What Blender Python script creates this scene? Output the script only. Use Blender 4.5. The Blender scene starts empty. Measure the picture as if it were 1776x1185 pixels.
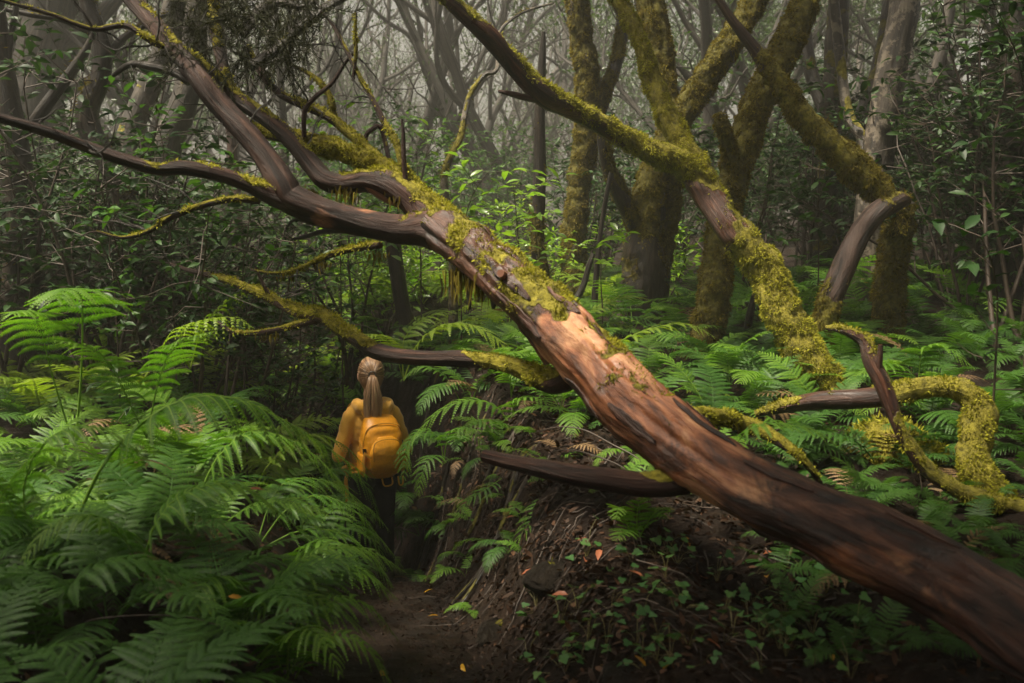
import bpy, bmesh, math, random
import numpy as np
from mathutils import Vector, Matrix, Euler
R = math.radians
rng = np.random.default_rng(7)
random.seed(7)
scene = bpy.context.scene
COL = scene.collection

# ------------------------------------------------------------------ camera
FPX = 1727.0                       # focal length in photograph pixels (35 mm lens)
CAMZ = 2.0                         # lens height; the path lies about 1.6 m below it
PITCH = math.atan(192.5 / FPX)
cd = bpy.data.cameras.new('camera'); cam = bpy.data.objects.new('camera', cd)
COL.objects.link(cam); scene.camera = cam
cam.location = (0, 0, CAMZ); cam.rotation_euler = (math.pi / 2 - PITCH, 0, 0)
cd.lens = 35.0; cd.sensor_width = 36.0; cd.clip_start = 0.05; cd.clip_end = 600
cd.dof.use_dof = True; cd.dof.focus_distance = 7.3; cd.dof.aperture_fstop = 2.8

# ------------------------------------------------------------------ sky, sun, exposure
SUN_EL, SUN_AZ = 66.0, 250.0       # hazy light from high on the left, a little behind the camera
world = bpy.data.worlds.new('World'); scene.world = world; world.use_nodes = True
wn = world.node_tree.nodes; wl = world.node_tree.links
sky = wn.new('ShaderNodeTexSky'); sky.sky_type = 'NISHITA'; sky.sun_disc = False
sky.sun_elevation = R(SUN_EL); sky.sun_rotation = R(SUN_AZ)
sky.air_density = 1.0; sky.dust_density = 6.0; sky.ozone_density = 0.6
hsv = wn.new('ShaderNodeHueSaturation'); hsv.inputs['Saturation'].default_value = 0.25   # overcast: almost no blue
wl.new(sky.outputs[0], hsv.inputs['Color'])
wb = wn.new('ShaderNodeMix'); wb.data_type = 'RGBA'; wb.blend_type = 'MULTIPLY'; wb.inputs[0].default_value = 1.0
wb.inputs[7].default_value = (1.0, 0.93, 0.79, 1)         # daylight white balance of the photograph
wl.new(hsv.outputs[0], wb.inputs[6]); wl.new(wb.outputs[2], wn['Background'].inputs['Color'])
wn['Background'].inputs['Strength'].default_value = 0.05
sd = bpy.data.lights.new('sun', 'SUN'); sun = bpy.data.objects.new('sun', sd); COL.objects.link(sun)
sd.energy = 5.0; sd.angle = R(10); sd.color = (1.0, 0.90, 0.72)
sdir = Vector((math.sin(R(SUN_AZ)) * math.cos(R(SUN_EL)), math.cos(R(SUN_AZ)) * math.cos(R(SUN_EL)), math.sin(R(SUN_EL))))
sun.rotation_euler = (-sdir).to_track_quat('-Z', 'Y').to_euler(); sun.location = (-4, 8, 30)
vs = scene.view_settings
vs.view_transform = 'Standard'; vs.look = 'None'; vs.gamma = 1.0; vs.use_curve_mapping = False
vs.exposure = 1.42
scene.render.engine = 'CYCLES'
cy = scene.cycles
cy.use_denoising = True
try: cy.denoiser = 'OPENIMAGEDENOISE'
except Exception: pass
cy.max_bounces = 5; cy.diffuse_bounces = 3; cy.glossy_bounces = 2; cy.transmission_bounces = 3
cy.transparent_max_bounces = 4; cy.volume_bounces = 1
cy.caustics_reflective = False; cy.caustics_refractive = False
cy.use_adaptive_sampling = True; cy.adaptive_threshold = 0.02

# ------------------------------------------------------------------ maths helpers
def P(px, py, d):
    """photograph pixel + distance along the view -> world point"""
    u = (px - 888.0) / FPX; w = -(py - 592.5) / FPX
    y = math.cos(PITCH) + w * math.sin(PITCH); z = -math.sin(PITCH) + w * math.cos(PITCH)
    return np.array((u, y, z)) * (d / y) + np.array((0, 0, CAMZ))
def hash3(i, j, k):
    h = (i * 374761393 + j * 668265263 + k * 2147483647) & 0xFFFFFFFF
    h = ((h ^ (h >> 13)) * 1274126177) & 0xFFFFFFFF
    return ((h ^ (h >> 16)) & 0xFFFF) / 65535.0
def vnoise(p):
    p = np.asarray(p, float); i = np.floor(p).astype(np.int64); f = p - i; f = f * f * (3 - 2 * f)
    out = 0
    for a in (0, 1):
        for b in (0, 1):
            for c in (0, 1):
                w = (f[..., 0] if a else 1 - f[..., 0]) * (f[..., 1] if b else 1 - f[..., 1]) * (f[..., 2] if c else 1 - f[..., 2])
                out = out + w * hash3(i[..., 0] + a, i[..., 1] + b, i[..., 2] + c)
    return out
def fbm(p, o=3):
    s = 0; a = 0.5; p = np.asarray(p, float)
    for _ in range(o):
        s = s + a * vnoise(p); p = p * 2.03 + 17.3; a *= 0.5
    return s / (1 - 0.5 ** o)
def sstep(a, b, x):
    t = np.clip((x - a) / (b - a), 0, 1); return t * t * (3 - 2 * t)
def nrm(v):
    return v / np.maximum(np.linalg.norm(v, axis=-1, keepdims=True), 1e-9)
def catmull(pts, step):
    """smooth resampling of control rows (xyz first) at about `step` metres"""
    p = np.asarray(pts, float)
    q = np.vstack([2 * p[0] - p[1], p, 2 * p[-1] - p[-2]])
    out = []
    for i in range(1, len(q) - 2):
        L = np.linalg.norm(q[i + 1, :3] - q[i, :3]); n = max(2, int(math.ceil(L / step)))
        t = np.linspace(0, 1, n, endpoint=False)[:, None]
        a, b, c, d = q[i - 1], q[i], q[i + 1], q[i + 2]
        out.append(0.5 * (2 * b + (c - a) * t + (2 * a - 5 * b + 4 * c - d) * t ** 2 + (3 * b - a - 3 * c + d) * t ** 3))
    out.append(q[-2][None])
    return np.vstack(out)
def frames(c):
    T = nrm(np.gradient(c, axis=0)); N = np.zeros_like(T)
    up = np.array((0, 0, 1.0)) if abs(T[0, 2]) < 0.9 else np.array((1.0, 0, 0))
    N[0] = nrm(np.cross(T[0], up))
    for i in range(1, len(c)):
        n = N[i - 1] - T[i] * np.dot(N[i - 1], T[i]); N[i] = n / max(np.linalg.norm(n), 1e-9)
    return T, N, np.cross(T, N)

# ------------------------------------------------------------------ mesh building
class MB:
    """collects geometry for ONE mesh"""
    def __init__(s): s.v = []; s.q = []; s.t = []; s.n = 0; s.a = {}; s.uv = []
    def add(s, v, quads=None, tris=None, uv=None, **attrs):
        v = np.asarray(v, float).reshape(-1, 3)
        if quads is not None and len(quads): s.q.append(np.asarray(quads, np.int64).reshape(-1, 4) + s.n)
        if tris is not None and len(tris): s.t.append(np.asarray(tris, np.int64).reshape(-1, 3) + s.n)
        s.v.append(v); s.uv.append(np.zeros((len(v), 2)) if uv is None else np.asarray(uv, float))
        for k in set(list(attrs) + list(s.a)):
            if k not in s.a: s.a[k] = [np.zeros(s.n)] if s.n else []
            x = attrs.get(k, 0.0); s.a[k].append(np.broadcast_to(np.asarray(x, float), (len(v),)))
        s.n += len(v)
    def mesh(s, name, mats, smooth=True, off=(0, 0, 0)):
        v = np.vstack(s.v) - np.asarray(off)
        q = np.vstack(s.q) if s.q else np.zeros((0, 4), np.int64); t = np.vstack(s.t) if s.t else np.zeros((0, 3), np.int64)
        me = bpy.data.meshes.new(name)
        me.vertices.add(len(v)); me.vertices.foreach_set('co', v.astype(np.float32).ravel())
        loops = np.concatenate([q.ravel(), t.ravel()]).astype(np.int32)
        me.loops.add(len(loops)); me.loops.foreach_set('vertex_index', loops)
        me.polygons.add(len(q) + len(t))
        st = np.concatenate([np.arange(len(q)) * 4, len(q) * 4 + np.arange(len(t)) * 3]).astype(np.int32)
        me.polygons.foreach_set('loop_start', st)
        me.polygons.foreach_set('use_smooth', np.full(len(q) + len(t), smooth))
        me.update(calc_edges=True)
        uv = np.vstack(s.uv); L = me.uv_layers.new(name='UVMap'); L.data.foreach_set('uv', uv[loops].astype(np.float32).ravel())
        for k, x in s.a.items():
            at = me.attributes.new(k, 'FLOAT', 'POINT'); at.data.foreach_set('value', np.concatenate(x).astype(np.float32))
        for m in (mats if isinstance(mats, (list, tuple)) else [mats]): me.materials.append(m)
        me.validate()
        return me
def link(name, me, parent=None, loc=(0, 0, 0), rot=(0, 0, 0), sc=1.0, kind=None):
    o = bpy.data.objects.new(name, me); COL.objects.link(o)
    o.location = loc; o.rotation_euler = rot
    o.scale = (sc, sc, sc) if np.isscalar(sc) else sc
    if parent is not None: o.parent = parent
    if kind: o['kind'] = kind
    return o
def tag(o, label, cat, group=None):
    o['label'] = label; o['category'] = cat
    if group: o['group'] = group
    return o
def thing(name, label, cat, loc=(0, 0, 0), group=None, rotz=0.0, sc=1.0):
    return tag(link(name, None, None, loc, (0, 0, rotz), sc), label, cat, group)

# ------------------------------------------------------------------ materials
def material(name):
    m = bpy.data.materials.new(name); m.use_nodes = True
    nt = m.node_tree; b = nt.nodes['Principled BSDF']
    return m, nt, b
def N(nt, typ, **kw):
    n = nt.nodes.new('ShaderNode' + typ)
    for k, v in kw.items():
        if k in n.inputs.keys(): n.inputs[k].default_value = v
        else: setattr(n, k, v)
    return n
def ramp(nt, fac, stops):
    r = N(nt, 'ValToRGB'); e = r.color_ramp.elements
    while len(e) < len(stops): e.new(0.5)
    for x, (p, c) in zip(e, stops): x.position = p; x.color = (*c, 1)
    nt.links.new(fac, r.inputs[0]); return r.outputs[0]
def mix(nt, fac, a, b, blend='MIX'):
    m = N(nt, 'Mix', data_type='RGBA', blend_type=blend)
    for i, x in ((6, a), (7, b)):
        if isinstance(x, tuple): m.inputs[i].default_value = (*x, 1)
        else: nt.links.new(x, m.inputs[i])
    if isinstance(fac, float): m.inputs[0].default_value = fac
    else: nt.links.new(fac, m.inputs[0])
    return m.outputs[2]
def noise(nt, vec, scale, detail=4.0, rough=0.6, dist=0.0):
    n = N(nt, 'TexNoise', Scale=scale, Detail=detail, Roughness=rough, Distortion=dist)
    if vec is not None: nt.links.new(vec, n.inputs['Vector'])
    return n.outputs[0]
def mapping(nt, vec, scale):
    m = N(nt, 'Mapping'); m.inputs['Scale'].default_value = scale; nt.links.new(vec, m.inputs[0]); return m.outputs[0]
def math_(nt, op, a, b):
    m = N(nt, 'Math', operation=op)
    for i, x in enumerate((a, b)):
        if isinstance(x, (int, float)): m.inputs[i].default_value = x
        else: nt.links.new(x, m.inputs[i])
    return m.outputs[0]
def bump(nt, b, h, strength, dist):
    n = N(nt, 'Bump', Strength=strength, Distance=dist); nt.links.new(h, n.inputs['Height']); nt.links.new(n.outputs[0], b.inputs['Normal'])
def attr(nt, name): return N(nt, 'Attribute', attribute_name=name).outputs['Fac']

def bark_material(name, dark, mid, light, wood=None, lichen=None, rough=(0.3, 0.75), spec=0.5, mossk=1.0):
    m, nt, b = material(name)
    tc = N(nt, 'TexCoord'); uv = tc.outputs['UV']; ob = tc.outputs['Object']
    fib = noise(nt, mapping(nt, uv, (22, 2.2, 1)), 1.0, 8, 0.72, 0.8)
    big = noise(nt, ob, 3.2, 4, 0.6)
    col = ramp(nt, fib, [(0.38, dark), (0.51, mid), (0.64, light)])
    col = mix(nt, ramp(nt, big, [(0.35, (0, 0, 0)), (0.7, (1, 1, 1))]), mix(nt, 0.6, col, dark), col)
    if lichen:
        li = noise(nt, ob, 11, 5, 0.65); col = mix(nt, ramp(nt, li, [(0.50, (0, 0, 0)), (0.57, (1, 1, 1))]), col, lichen)
    if wood:
        wf = noise(nt, mapping(nt, uv, (14, 1.8, 1)), 1.0, 7, 0.68, 1.2)
        wc = ramp(nt, wf, [(0.38, wood[0]), (0.49, wood[1]), (0.62, wood[2])])
        wk = math_(nt, 'ADD', attr(nt, 'wood'), math_(nt, 'MULTIPLY', math_(nt, 'SUBTRACT', noise(nt, mapping(nt, uv, (9, 3.0, 1)), 1.0, 5, .6, .8), .5), 1.6))
        col = mix(nt, ramp(nt, wk, [(.40, (0, 0, 0)), (.60, (1, 1, 1))]), col, wc)
    ms = noise(nt, ob, 26, 4, 0.7)
    mcol = ramp(nt, ms, [(0.3, tuple(mossk * c for c in (0.05, 0.045, 0.008))), (0.5, tuple(mossk * c for c in (0.15, 0.13, 0.015))), (0.72, tuple(mossk * c for c in (0.27, 0.235, 0.028)))])
    am = attr(nt, 'moss')
    mm = math_(nt, 'ADD', am, math_(nt, 'MULTIPLY', math_(nt, 'SUBTRACT', noise(nt, ob, 18, 5, 0.7), 0.5), 1.1))
    mk = ramp(nt, mm, [(0.42, (0, 0, 0)), (0.58, (1, 1, 1))])
    col = mix(nt, mk, col, mcol)
    nt.links.new(col, b.inputs['Base Color'])
    rg = N(nt, 'MapRange'); rg.inputs[1].default_value = 0.35; rg.inputs[2].default_value = 0.7
    rg.inputs[3].default_value = rough[0]; rg.inputs[4].default_value = rough[1]
    nt.links.new(noise(nt, mapping(nt, uv, (5, 2, 1)), 1.0, 5, 0.6), rg.inputs[0])
    rr = mix(nt, mk, rg.outputs[0], (0.95, 0.95, 0.95)); nt.links.new(rr, b.inputs['Roughness'])
    b.inputs['Specular IOR Level'].default_value = spec
    h = math_(nt, 'ADD', math_(nt, 'MULTIPLY', fib, 1.4), math_(nt, 'MULTIPLY', math_(nt, 'MULTIPLY', ms, mk), 1.0)); bump(nt, b, h, 0.9, 0.018)
    return m
def leaf_material(name, stops, rough=0.35, transl=0.35, tcol=1.6, spec=0.5, useattr=None, ucol=None, vein=False):
    m, nt, b = material(name)
    g = N(nt, 'NewGeometry'); oi = N(nt, 'ObjectInfo')
    f = math_(nt, 'ADD', math_(nt, 'MULTIPLY', g.outputs['Random Per Island'], 0.55), math_(nt, 'MULTIPLY', oi.outputs['Random'], 0.45))
    col = ramp(nt, f, stops)
    if useattr: col = mix(nt, attr(nt, useattr), col, ucol)
    nt.links.new(col, b.inputs['Base Color']); b.inputs['Roughness'].default_value = rough
    b.inputs['Specular IOR Level'].default_value = spec
    tr = N(nt, 'BsdfTranslucent'); tc = mix(nt, 1.0, col, (tcol, tcol * 1.05, tcol * 0.35), 'MULTIPLY'); nt.links.new(tc, tr.inputs['Color'])
    mx = N(nt, 'MixShader'); mx.inputs[0].default_value = transl
    nt.links.new(b.outputs[0], mx.inputs[1]); nt.links.new(tr.outputs[0], mx.inputs[2])
    nt.links.new(mx.outputs[0], nt.nodes['Material Output'].inputs['Surface'])
    return m
def plain(name, col, rough=0.6, spec=0.5, nscale=None, amt=0.35, bumpd=0.0, sheen=0.0):
    m, nt, b = material(name)
    ob = N(nt, 'TexCoord').outputs['Object']
    n = noise(nt, ob, nscale or 20.0, 5, 0.65)
    lo = tuple(c * (1 - amt) for c in col); hi = tuple(min(1, c * (1 + amt)) for c in col)
    nt.links.new(ramp(nt, n, [(0.3, lo), (0.7, hi)]), b.inputs['Base Color'])
    b.inputs['Roughness'].default_value = rough; b.inputs['Specular IOR Level'].default_value = spec
    if sheen: b.inputs['Sheen Weight'].default_value = sheen
    if bumpd: bump(nt, b, n, 0.7, bumpd)
    return m
M = {}
M['bark'] = bark_material('wet_red_brown_bark', (0.008, 0.004, 0.003), (0.064, 0.022, 0.012), (0.18, 0.080, 0.046),
                          wood=((0.05, 0.016, 0.008), (0.23, 0.082, 0.034), (0.46, 0.235, 0.115)), rough=(0.25, 0.65), spec=0.38)
M['limb_bark'] = bark_material('dark_wet_limb_bark', (0.006, 0.003, 0.002), (0.034, 0.013, 0.008), (0.095, 0.045, 0.028), wood=((0.04, 0.013, 0.007), (0.17, 0.062, 0.028), (0.36, 0.18, 0.09)), rough=(0.4, 0.8), spec=.22)
M['dark_bark'] = bark_material('dark_bark', (0.008, 0.006, 0.004), (0.032, 0.022, 0.015), (0.07, 0.05, 0.034), mossk=.55)
M['red_bark'] = bark_material('furrowed_red_bark', (0.014, 0.007, 0.005), (0.075, 0.038, 0.026), (0.15, 0.085, 0.06), rough=(0.4, 0.8))
M['pale_bark'] = bark_material('pale_lichen_bark', (0.016, 0.012, 0.009), (0.05, 0.038, 0.027), (0.095, 0.075, 0.055), lichen=(0.15, 0.122, 0.09))
M['far_bark'] = bark_material('far_bark', (0.012, 0.010, 0.008), (0.045, 0.036, 0.027), (0.10, 0.082, 0.062), rough=(0.6, 0.9))
def moss_material(name, stops):
    m, nt, b = material(name); g = N(nt, 'NewGeometry')
    f = math_(nt, 'ADD', math_(nt, 'MULTIPLY', g.outputs['Random Per Island'], 0.45), math_(nt, 'MULTIPLY', attr(nt, 'tint'), 0.55))
    c = ramp(nt, f, stops); nt.links.new(c, b.inputs['Base Color']); b.inputs['Roughness'].default_value = 0.8
    b.inputs['Specular IOR Level'].default_value = 0.2
    tr = N(nt, 'BsdfTranslucent'); nt.links.new(c, tr.inputs['Color'])
    mx = N(nt, 'MixShader'); mx.inputs[0].default_value = 0.35
    nt.links.new(b.outputs[0], mx.inputs[1]); nt.links.new(tr.outputs[0], mx.inputs[2])
    nt.links.new(mx.outputs[0], nt.nodes['Material Output'].inputs['Surface'])
    return m
M['moss'] = moss_material('yellow_green_moss', [(0.12, (0.07, 0.055, 0.008)), (0.35, (0.14, 0.135, 0.011)), (0.6, (0.25, 0.245, 0.018)), (0.9, (0.41, 0.385, 0.035))])
M['brown_moss'] = moss_material('ochre_brown_moss', [(0.12, (0.03, 0.02, 0.005)), (0.4, (0.095, 0.070, 0.009)), (0.65, (0.165, 0.132, 0.014)), (0.9, (0.26, 0.22, 0.025))])
M['fern'] = leaf_material('fern_green', [(0.1, (0.026, 0.080, 0.010)), (0.5, (0.050, 0.130, 0.014)), (0.9, (0.090, 0.19, 0.018))], rough=0.5, transl=0.38, spec=.28, useattr='young', ucol=(0.17, 0.27, 0.03))
M['fern_light'] = leaf_material('fern_yellow_green', [(0.1, (0.07, 0.135, 0.012)), (0.5, (0.11, 0.185, 0.016)), (0.9, (0.17, 0.24, 0.024))], rough=0.5, transl=0.42, spec=.28, useattr='young', ucol=(0.22, 0.28, 0.03))
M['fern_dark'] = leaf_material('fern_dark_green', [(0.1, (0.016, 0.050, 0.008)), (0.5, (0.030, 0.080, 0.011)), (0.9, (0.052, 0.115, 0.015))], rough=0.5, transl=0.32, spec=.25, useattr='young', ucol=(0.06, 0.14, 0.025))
M['fern_dead'] = leaf_material('withered_fern', [(0.1, (0.06, 0.032, 0.014)), (0.5, (0.13, 0.075, 0.03)), (0.9, (0.22, 0.14, 0.06))], rough=0.7, transl=0.2, tcol=1.0)
M['stalk'] = plain('fern_stalk', (0.15, 0.13, 0.04), 0.5, nscale=30)
M['leaf'] = leaf_material('laurel_leaf', [(0.1, (0.02, 0.055, 0.012)), (0.5, (0.04, 0.10, 0.018)), (0.9, (0.09, 0.17, 0.03))], rough=0.48, transl=0.3, spec=.25)
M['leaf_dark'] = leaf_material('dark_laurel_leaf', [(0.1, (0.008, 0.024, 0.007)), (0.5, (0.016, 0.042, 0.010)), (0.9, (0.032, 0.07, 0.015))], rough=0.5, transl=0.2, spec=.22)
M['leaf_light'] = leaf_material('fresh_laurel_leaf', [(0.1, (0.09, 0.18, 0.02)), (0.5, (0.15, 0.26, 0.03)), (0.9, (0.25, 0.35, 0.05))], rough=0.3, transl=0.42)
M['canopy'] = leaf_material('canopy_leaf', [(0.1, (0.015, 0.035, 0.010)), (0.5, (0.03, 0.06, 0.015)), (0.9, (0.055, 0.095, 0.024))], rough=0.4, transl=0.3)
M['heather'] = leaf_material('heather_sprig', [(0.1, (0.008, 0.012, 0.004)), (0.5, (0.02, 0.022, 0.006)), (0.9, (0.04, 0.04, 0.01))], rough=0.7, transl=0.1, spec=.15)
M['ivy'] = leaf_material('ivy_leaf', [(0.1, (0.02, 0.06, 0.016)), (0.5, (0.04, 0.11, 0.028)), (0.9, (0.09, 0.17, 0.035))], rough=0.5, spec=.3, transl=0.25)
M['litter'] = leaf_material('leaf_litter', [(0.05, (0.012, 0.007, 0.004)), (0.4, (0.034, 0.018, 0.010)), (0.65, (0.065, 0.032, 0.017)), (0.85, (0.12, 0.058, 0.028)), (0.97, (0.20, 0.11, 0.055))], spec=.2, rough=0.62, transl=0.08, tcol=1.0)
M['yellow_leaf'] = leaf_material('yellow_fallen_leaf', [(0.1, (0.42, 0.19, 0.015)), (0.9, (0.62, 0.37, 0.03))], rough=0.4, transl=0.3, tcol=1.1)
M['orange_leaf'] = leaf_material('orange_fallen_leaf', [(0.1, (0.24, 0.07, 0.03)), (0.9, (0.42, 0.15, 0.07))], rough=0.45, transl=0.2, tcol=1.0)
def soil(name, dark, mid, light, rough):
    m, nt, b = material(name); ob = N(nt, 'TexCoord').outputs['Object']
    a = noise(nt, ob, 2.2, 6, 0.65); c = noise(nt, ob, 24, 6, 0.72)
    f = math_(nt, 'ADD', math_(nt, 'MULTIPLY', a, 0.5), math_(nt, 'MULTIPLY', c, 0.5))
    nt.links.new(ramp(nt, f, [(0.35, dark), (0.5, mid), (0.66, light)]), b.inputs['Base Color'])
    r = N(nt, 'MapRange'); r.inputs[1].default_value = 0.35; r.inputs[2].default_value = 0.65; r.inputs[3].default_value = rough[0]; r.inputs[4].default_value = rough[1]
    nt.links.new(noise(nt, ob, 7, 4, 0.6), r.inputs[0]); nt.links.new(r.outputs[0], b.inputs['Roughness'])
    b.inputs['Specular IOR Level'].default_value = .18
    bump(nt, b, math_(nt, 'ADD', c, noise(nt, ob, 70, 4, 0.7)), 1.0, 0.035)
    return m
M['soil'] = soil('forest_soil', (0.005, 0.003, 0.002), (0.016, 0.009, 0.005), (0.040, 0.023, 0.013), (0.5, 0.9))
M['mud'] = soil('muddy_path', (0.004, 0.0025, 0.0015), (0.012, 0.007, 0.004), (0.034, 0.020, 0.012), (0.28, 0.75))
M['twig'] = plain('twig', (0.04, 0.026, 0.017), 0.6, nscale=25, amt=0.6)
M['stone'] = bark_material('mossy_stone', (0.008, 0.006, 0.004), (0.022, 0.016, 0.010), (0.04, 0.030, 0.02), spec=.2)

# ------------------------------------------------------------------ terrain
def curve(keys):
    xs, ys = zip(*keys); return lambda t: np.interp(t, xs, ys)
path_x = curve([(-6, 0.3), (0, 0.02), (3, -0.18), (4.2, -0.36), (6, -0.66), (7.1, -0.98), (8.5, -1.5), (11, -2.6), (16, -4.5), (70, -5)])
path_z = curve([(-6, -1.0), (0, -1.6), (3, -1.78), (4.2, -1.90), (5.8, -2.10), (6.6, -2.49), (7.1, -2.64), (8.2, -2.57), (10, -2.1), (14, -1.5), (25, -0.8), (70, 0.4)])
right_z = curve([(-6, -1.2), (0, -1.55), (2, -1.48), (3.2, -1.42), (4.6, -1.32), (5.6, -1.18), (7, -1.06), (11, -0.92), (25, -0.4), (70, 0.6)])
left_z = curve([(-6, -1.0), (0, -1.5), (4, -1.42), (6, -1.4), (8, -1.4), (11, -1.15), (25, -0.4), (70, 0.6)])
def ground_h(x, y):
    x = np.asarray(x, float); y = np.asarray(y, float)
    c = path_x(y); pz = path_z(y); dx = x - c
    wob = 0.10 * (vnoise(np.stack([y * 1.7, y * 0, y * 0 + 3.3], -1)) - 0.5)
    hr = sstep(0.15, 0.85, dx + wob); hl = sstep(0.20, 1.4, -dx + wob)
    z = pz + hr * (right_z(y) - pz) + hl * (left_z(y) - pz)
    z = z + np.where(dx > 1.0, 0.05 * np.clip(dx - 1.0, 0, 8), 0) * sstep(5, 8, y) + np.where(dx < -1.5, 0.07 * np.clip(-dx - 1.5, 0, 8), 0)
    side = np.maximum(hr, hl)
    p = np.stack([x, y, 0 * x], -1)
    z = z + (0.06 + 0.22 * side) * (fbm(p * 1.3, 3) - 0.5) + (0.05 + 0.10 * side) * (fbm(p * 6.0, 4) - 0.5)
    return z + CAMZ
def gz(x, y): return float(ground_h(np.array([x]), np.array([y]))[0])
def ground_hit(a, b):
    for d in np.arange(2.2, 9, .02):
        p = P(a, b, d)
        if p[2] < gz(p[0], p[1]): return p
    return P(a, b, 4)
def axis(lo, a, b, hi, fine, g):
    mid = list(np.arange(a, b, fine)); up = []; s = fine; t = b
    while t < hi: up.append(t); s *= g; t += s
    dn = []; s = fine; t = a
    while t > lo: s *= g; t -= s; dn.append(t)
    return np.array(dn[::-1] + mid + up + [hi])
def grid_mesh(name, X, Y, Z, mat):
    ny, nx = X.shape; idx = np.arange(nx * ny).reshape(ny, nx)
    q = np.stack([idx[:-1, :-1], idx[:-1, 1:], idx[1:, 1:], idx[1:, :-1]], -1).reshape(-1, 4)
    b = MB(); b.add(np.stack([X, Y, Z], -1), quads=q); return b.mesh(name, mat)
gx = axis(-62, -2.2, 3.2, 62, 0.035, 1.09); gy = axis(-6, 2.2, 8.0, 72, 0.035, 1.07)
X, Y = np.meshgrid(gx, gy)
ground = link('ground', grid_mesh('ground', X, Y, ground_h(X, Y), M['soil'])); ground['kind'] = 'structure'
py_ = np.arange(1.2, 9.0, 0.03); pt_ = np.linspace(-1, 1, 17)
TT, YY = np.meshgrid(pt_, py_)
wid = 0.19 + 0.12 * (fbm(np.stack([YY * 2.2, np.sign(TT) * 3.0, 0 * YY], -1), 2) - 0.5)
XX = path_x(YY) + TT * wid; crown = 0.03 * (fbm(np.stack([XX * 9, YY * 7, 0 * XX], -1), 3) - .5) + 0.006 * (1 - TT ** 2) - 0.02 * (np.abs(TT) > 0.95)
path = link('path', grid_mesh('path', XX, YY, ground_h(XX, YY) + 0.006 + crown, M['mud'])); path['kind'] = 'structure'

# ------------------------------------------------------------------ wood: tubes with bark relief, moss tufts
def tube_data(ctrl, seg=16, step=0.03, rough=0.10, ridge=0.05, mossy=0.0, seed=0.0, cap=True, wood=None):
    """ctrl rows: x,y,z,radius,moss,wood"""
    c = catmull(ctrl, step); pos = c[:, :3]; r = np.maximum(c[:, 3], 0.002); T, Nn, B = frames(pos)
    th = np.linspace(0, 2 * math.pi, seg + 1)
    s = np.concatenate([[0], np.cumsum(np.linalg.norm(np.diff(pos, axis=0), axis=1))])
    dirs = Nn[:, None] * np.cos(th)[None, :, None] + B[:, None] * np.sin(th)[None, :, None]
    base = pos[:, None] + dirs * r[:, None, None]
    nz = (fbm(base * 4.5 + seed, 3) - 0.5) * 2
    rd = fbm(np.stack([np.cos(th)[None] * 3.5 + 0 * s[:, None], np.sin(th)[None] * 3.5 + 0 * s[:, None], s[:, None] * 1.2 + seed + 0 * th[None]], -1), 3) - 0.5
    moss = c[:, 4][:, None]
    up = dirs[..., 2]
    mk = np.clip(moss + 0.45 * (moss > 0.02) * up + 1.5 * (fbm(base * 6.5 + 31 + seed, 4) - 0.5), 0, 1.3) * (moss > 0.02)
    mk = sstep(0.38, 0.72, mk)
    rr = r[:, None] * (1 - .20 * mk + rough * nz + ridge * 4 * rd) + mk * np.minimum(0.03, 0.3 * r[:, None]) * (fbm(base * 15 + 5, 3) * 2.2 - .7)
    v = pos[:, None] + dirs * rr[..., None]
    v[:, -1] = v[:, 0]
    n, m = v.shape[:2]; idx = np.arange(n * m).reshape(n, m)
    q = np.stack([idx[:-1, :-1], idx[:-1, 1:], idx[1:, 1:], idx[1:, :-1]], -1).reshape(-1, 4)
    uv = np.stack([np.broadcast_to(th / (2 * math.pi), (n, m)) * max(1, round(r.mean() * 12)) * 0.35, np.broadcast_to(s[:, None], (n, m))], -1)
    w = c[:, 5][:, None] + 0 * mk
    wd = np.clip((w + 0.7 * (fbm(base * np.array((4, 4, 4)) + 77 + seed, 3) - 0.5) - 0.1) * 1.15, 0, 1) * (w > 0.02)
    wd = wd * (1 - mk)
    return dict(v=v, dirs=dirs, q=q, uv=uv.reshape(-1, 2), moss=mk, wood=wd, pos=pos, r=r)
def add_tube(mb, td, cap=True):
    v = td['v'].reshape(-1, 3)
    mb.add(v, quads=td['q'], uv=td['uv'], moss=td['moss'].ravel(), wood=td['wood'].ravel())
    if cap:
        for ring, ctr in ((td['v'][-1], td['pos'][-1]), (td['v'][0], td['pos'][0])):
            k = len(ring); vv = np.vstack([ring, ctr[None]])
            mb.add(vv, tris=[(i, (i + 1) % k, k) for i in range(k - 1)], uv=np.zeros((k + 1, 2)), moss=0.0, wood=0.6)
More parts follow.
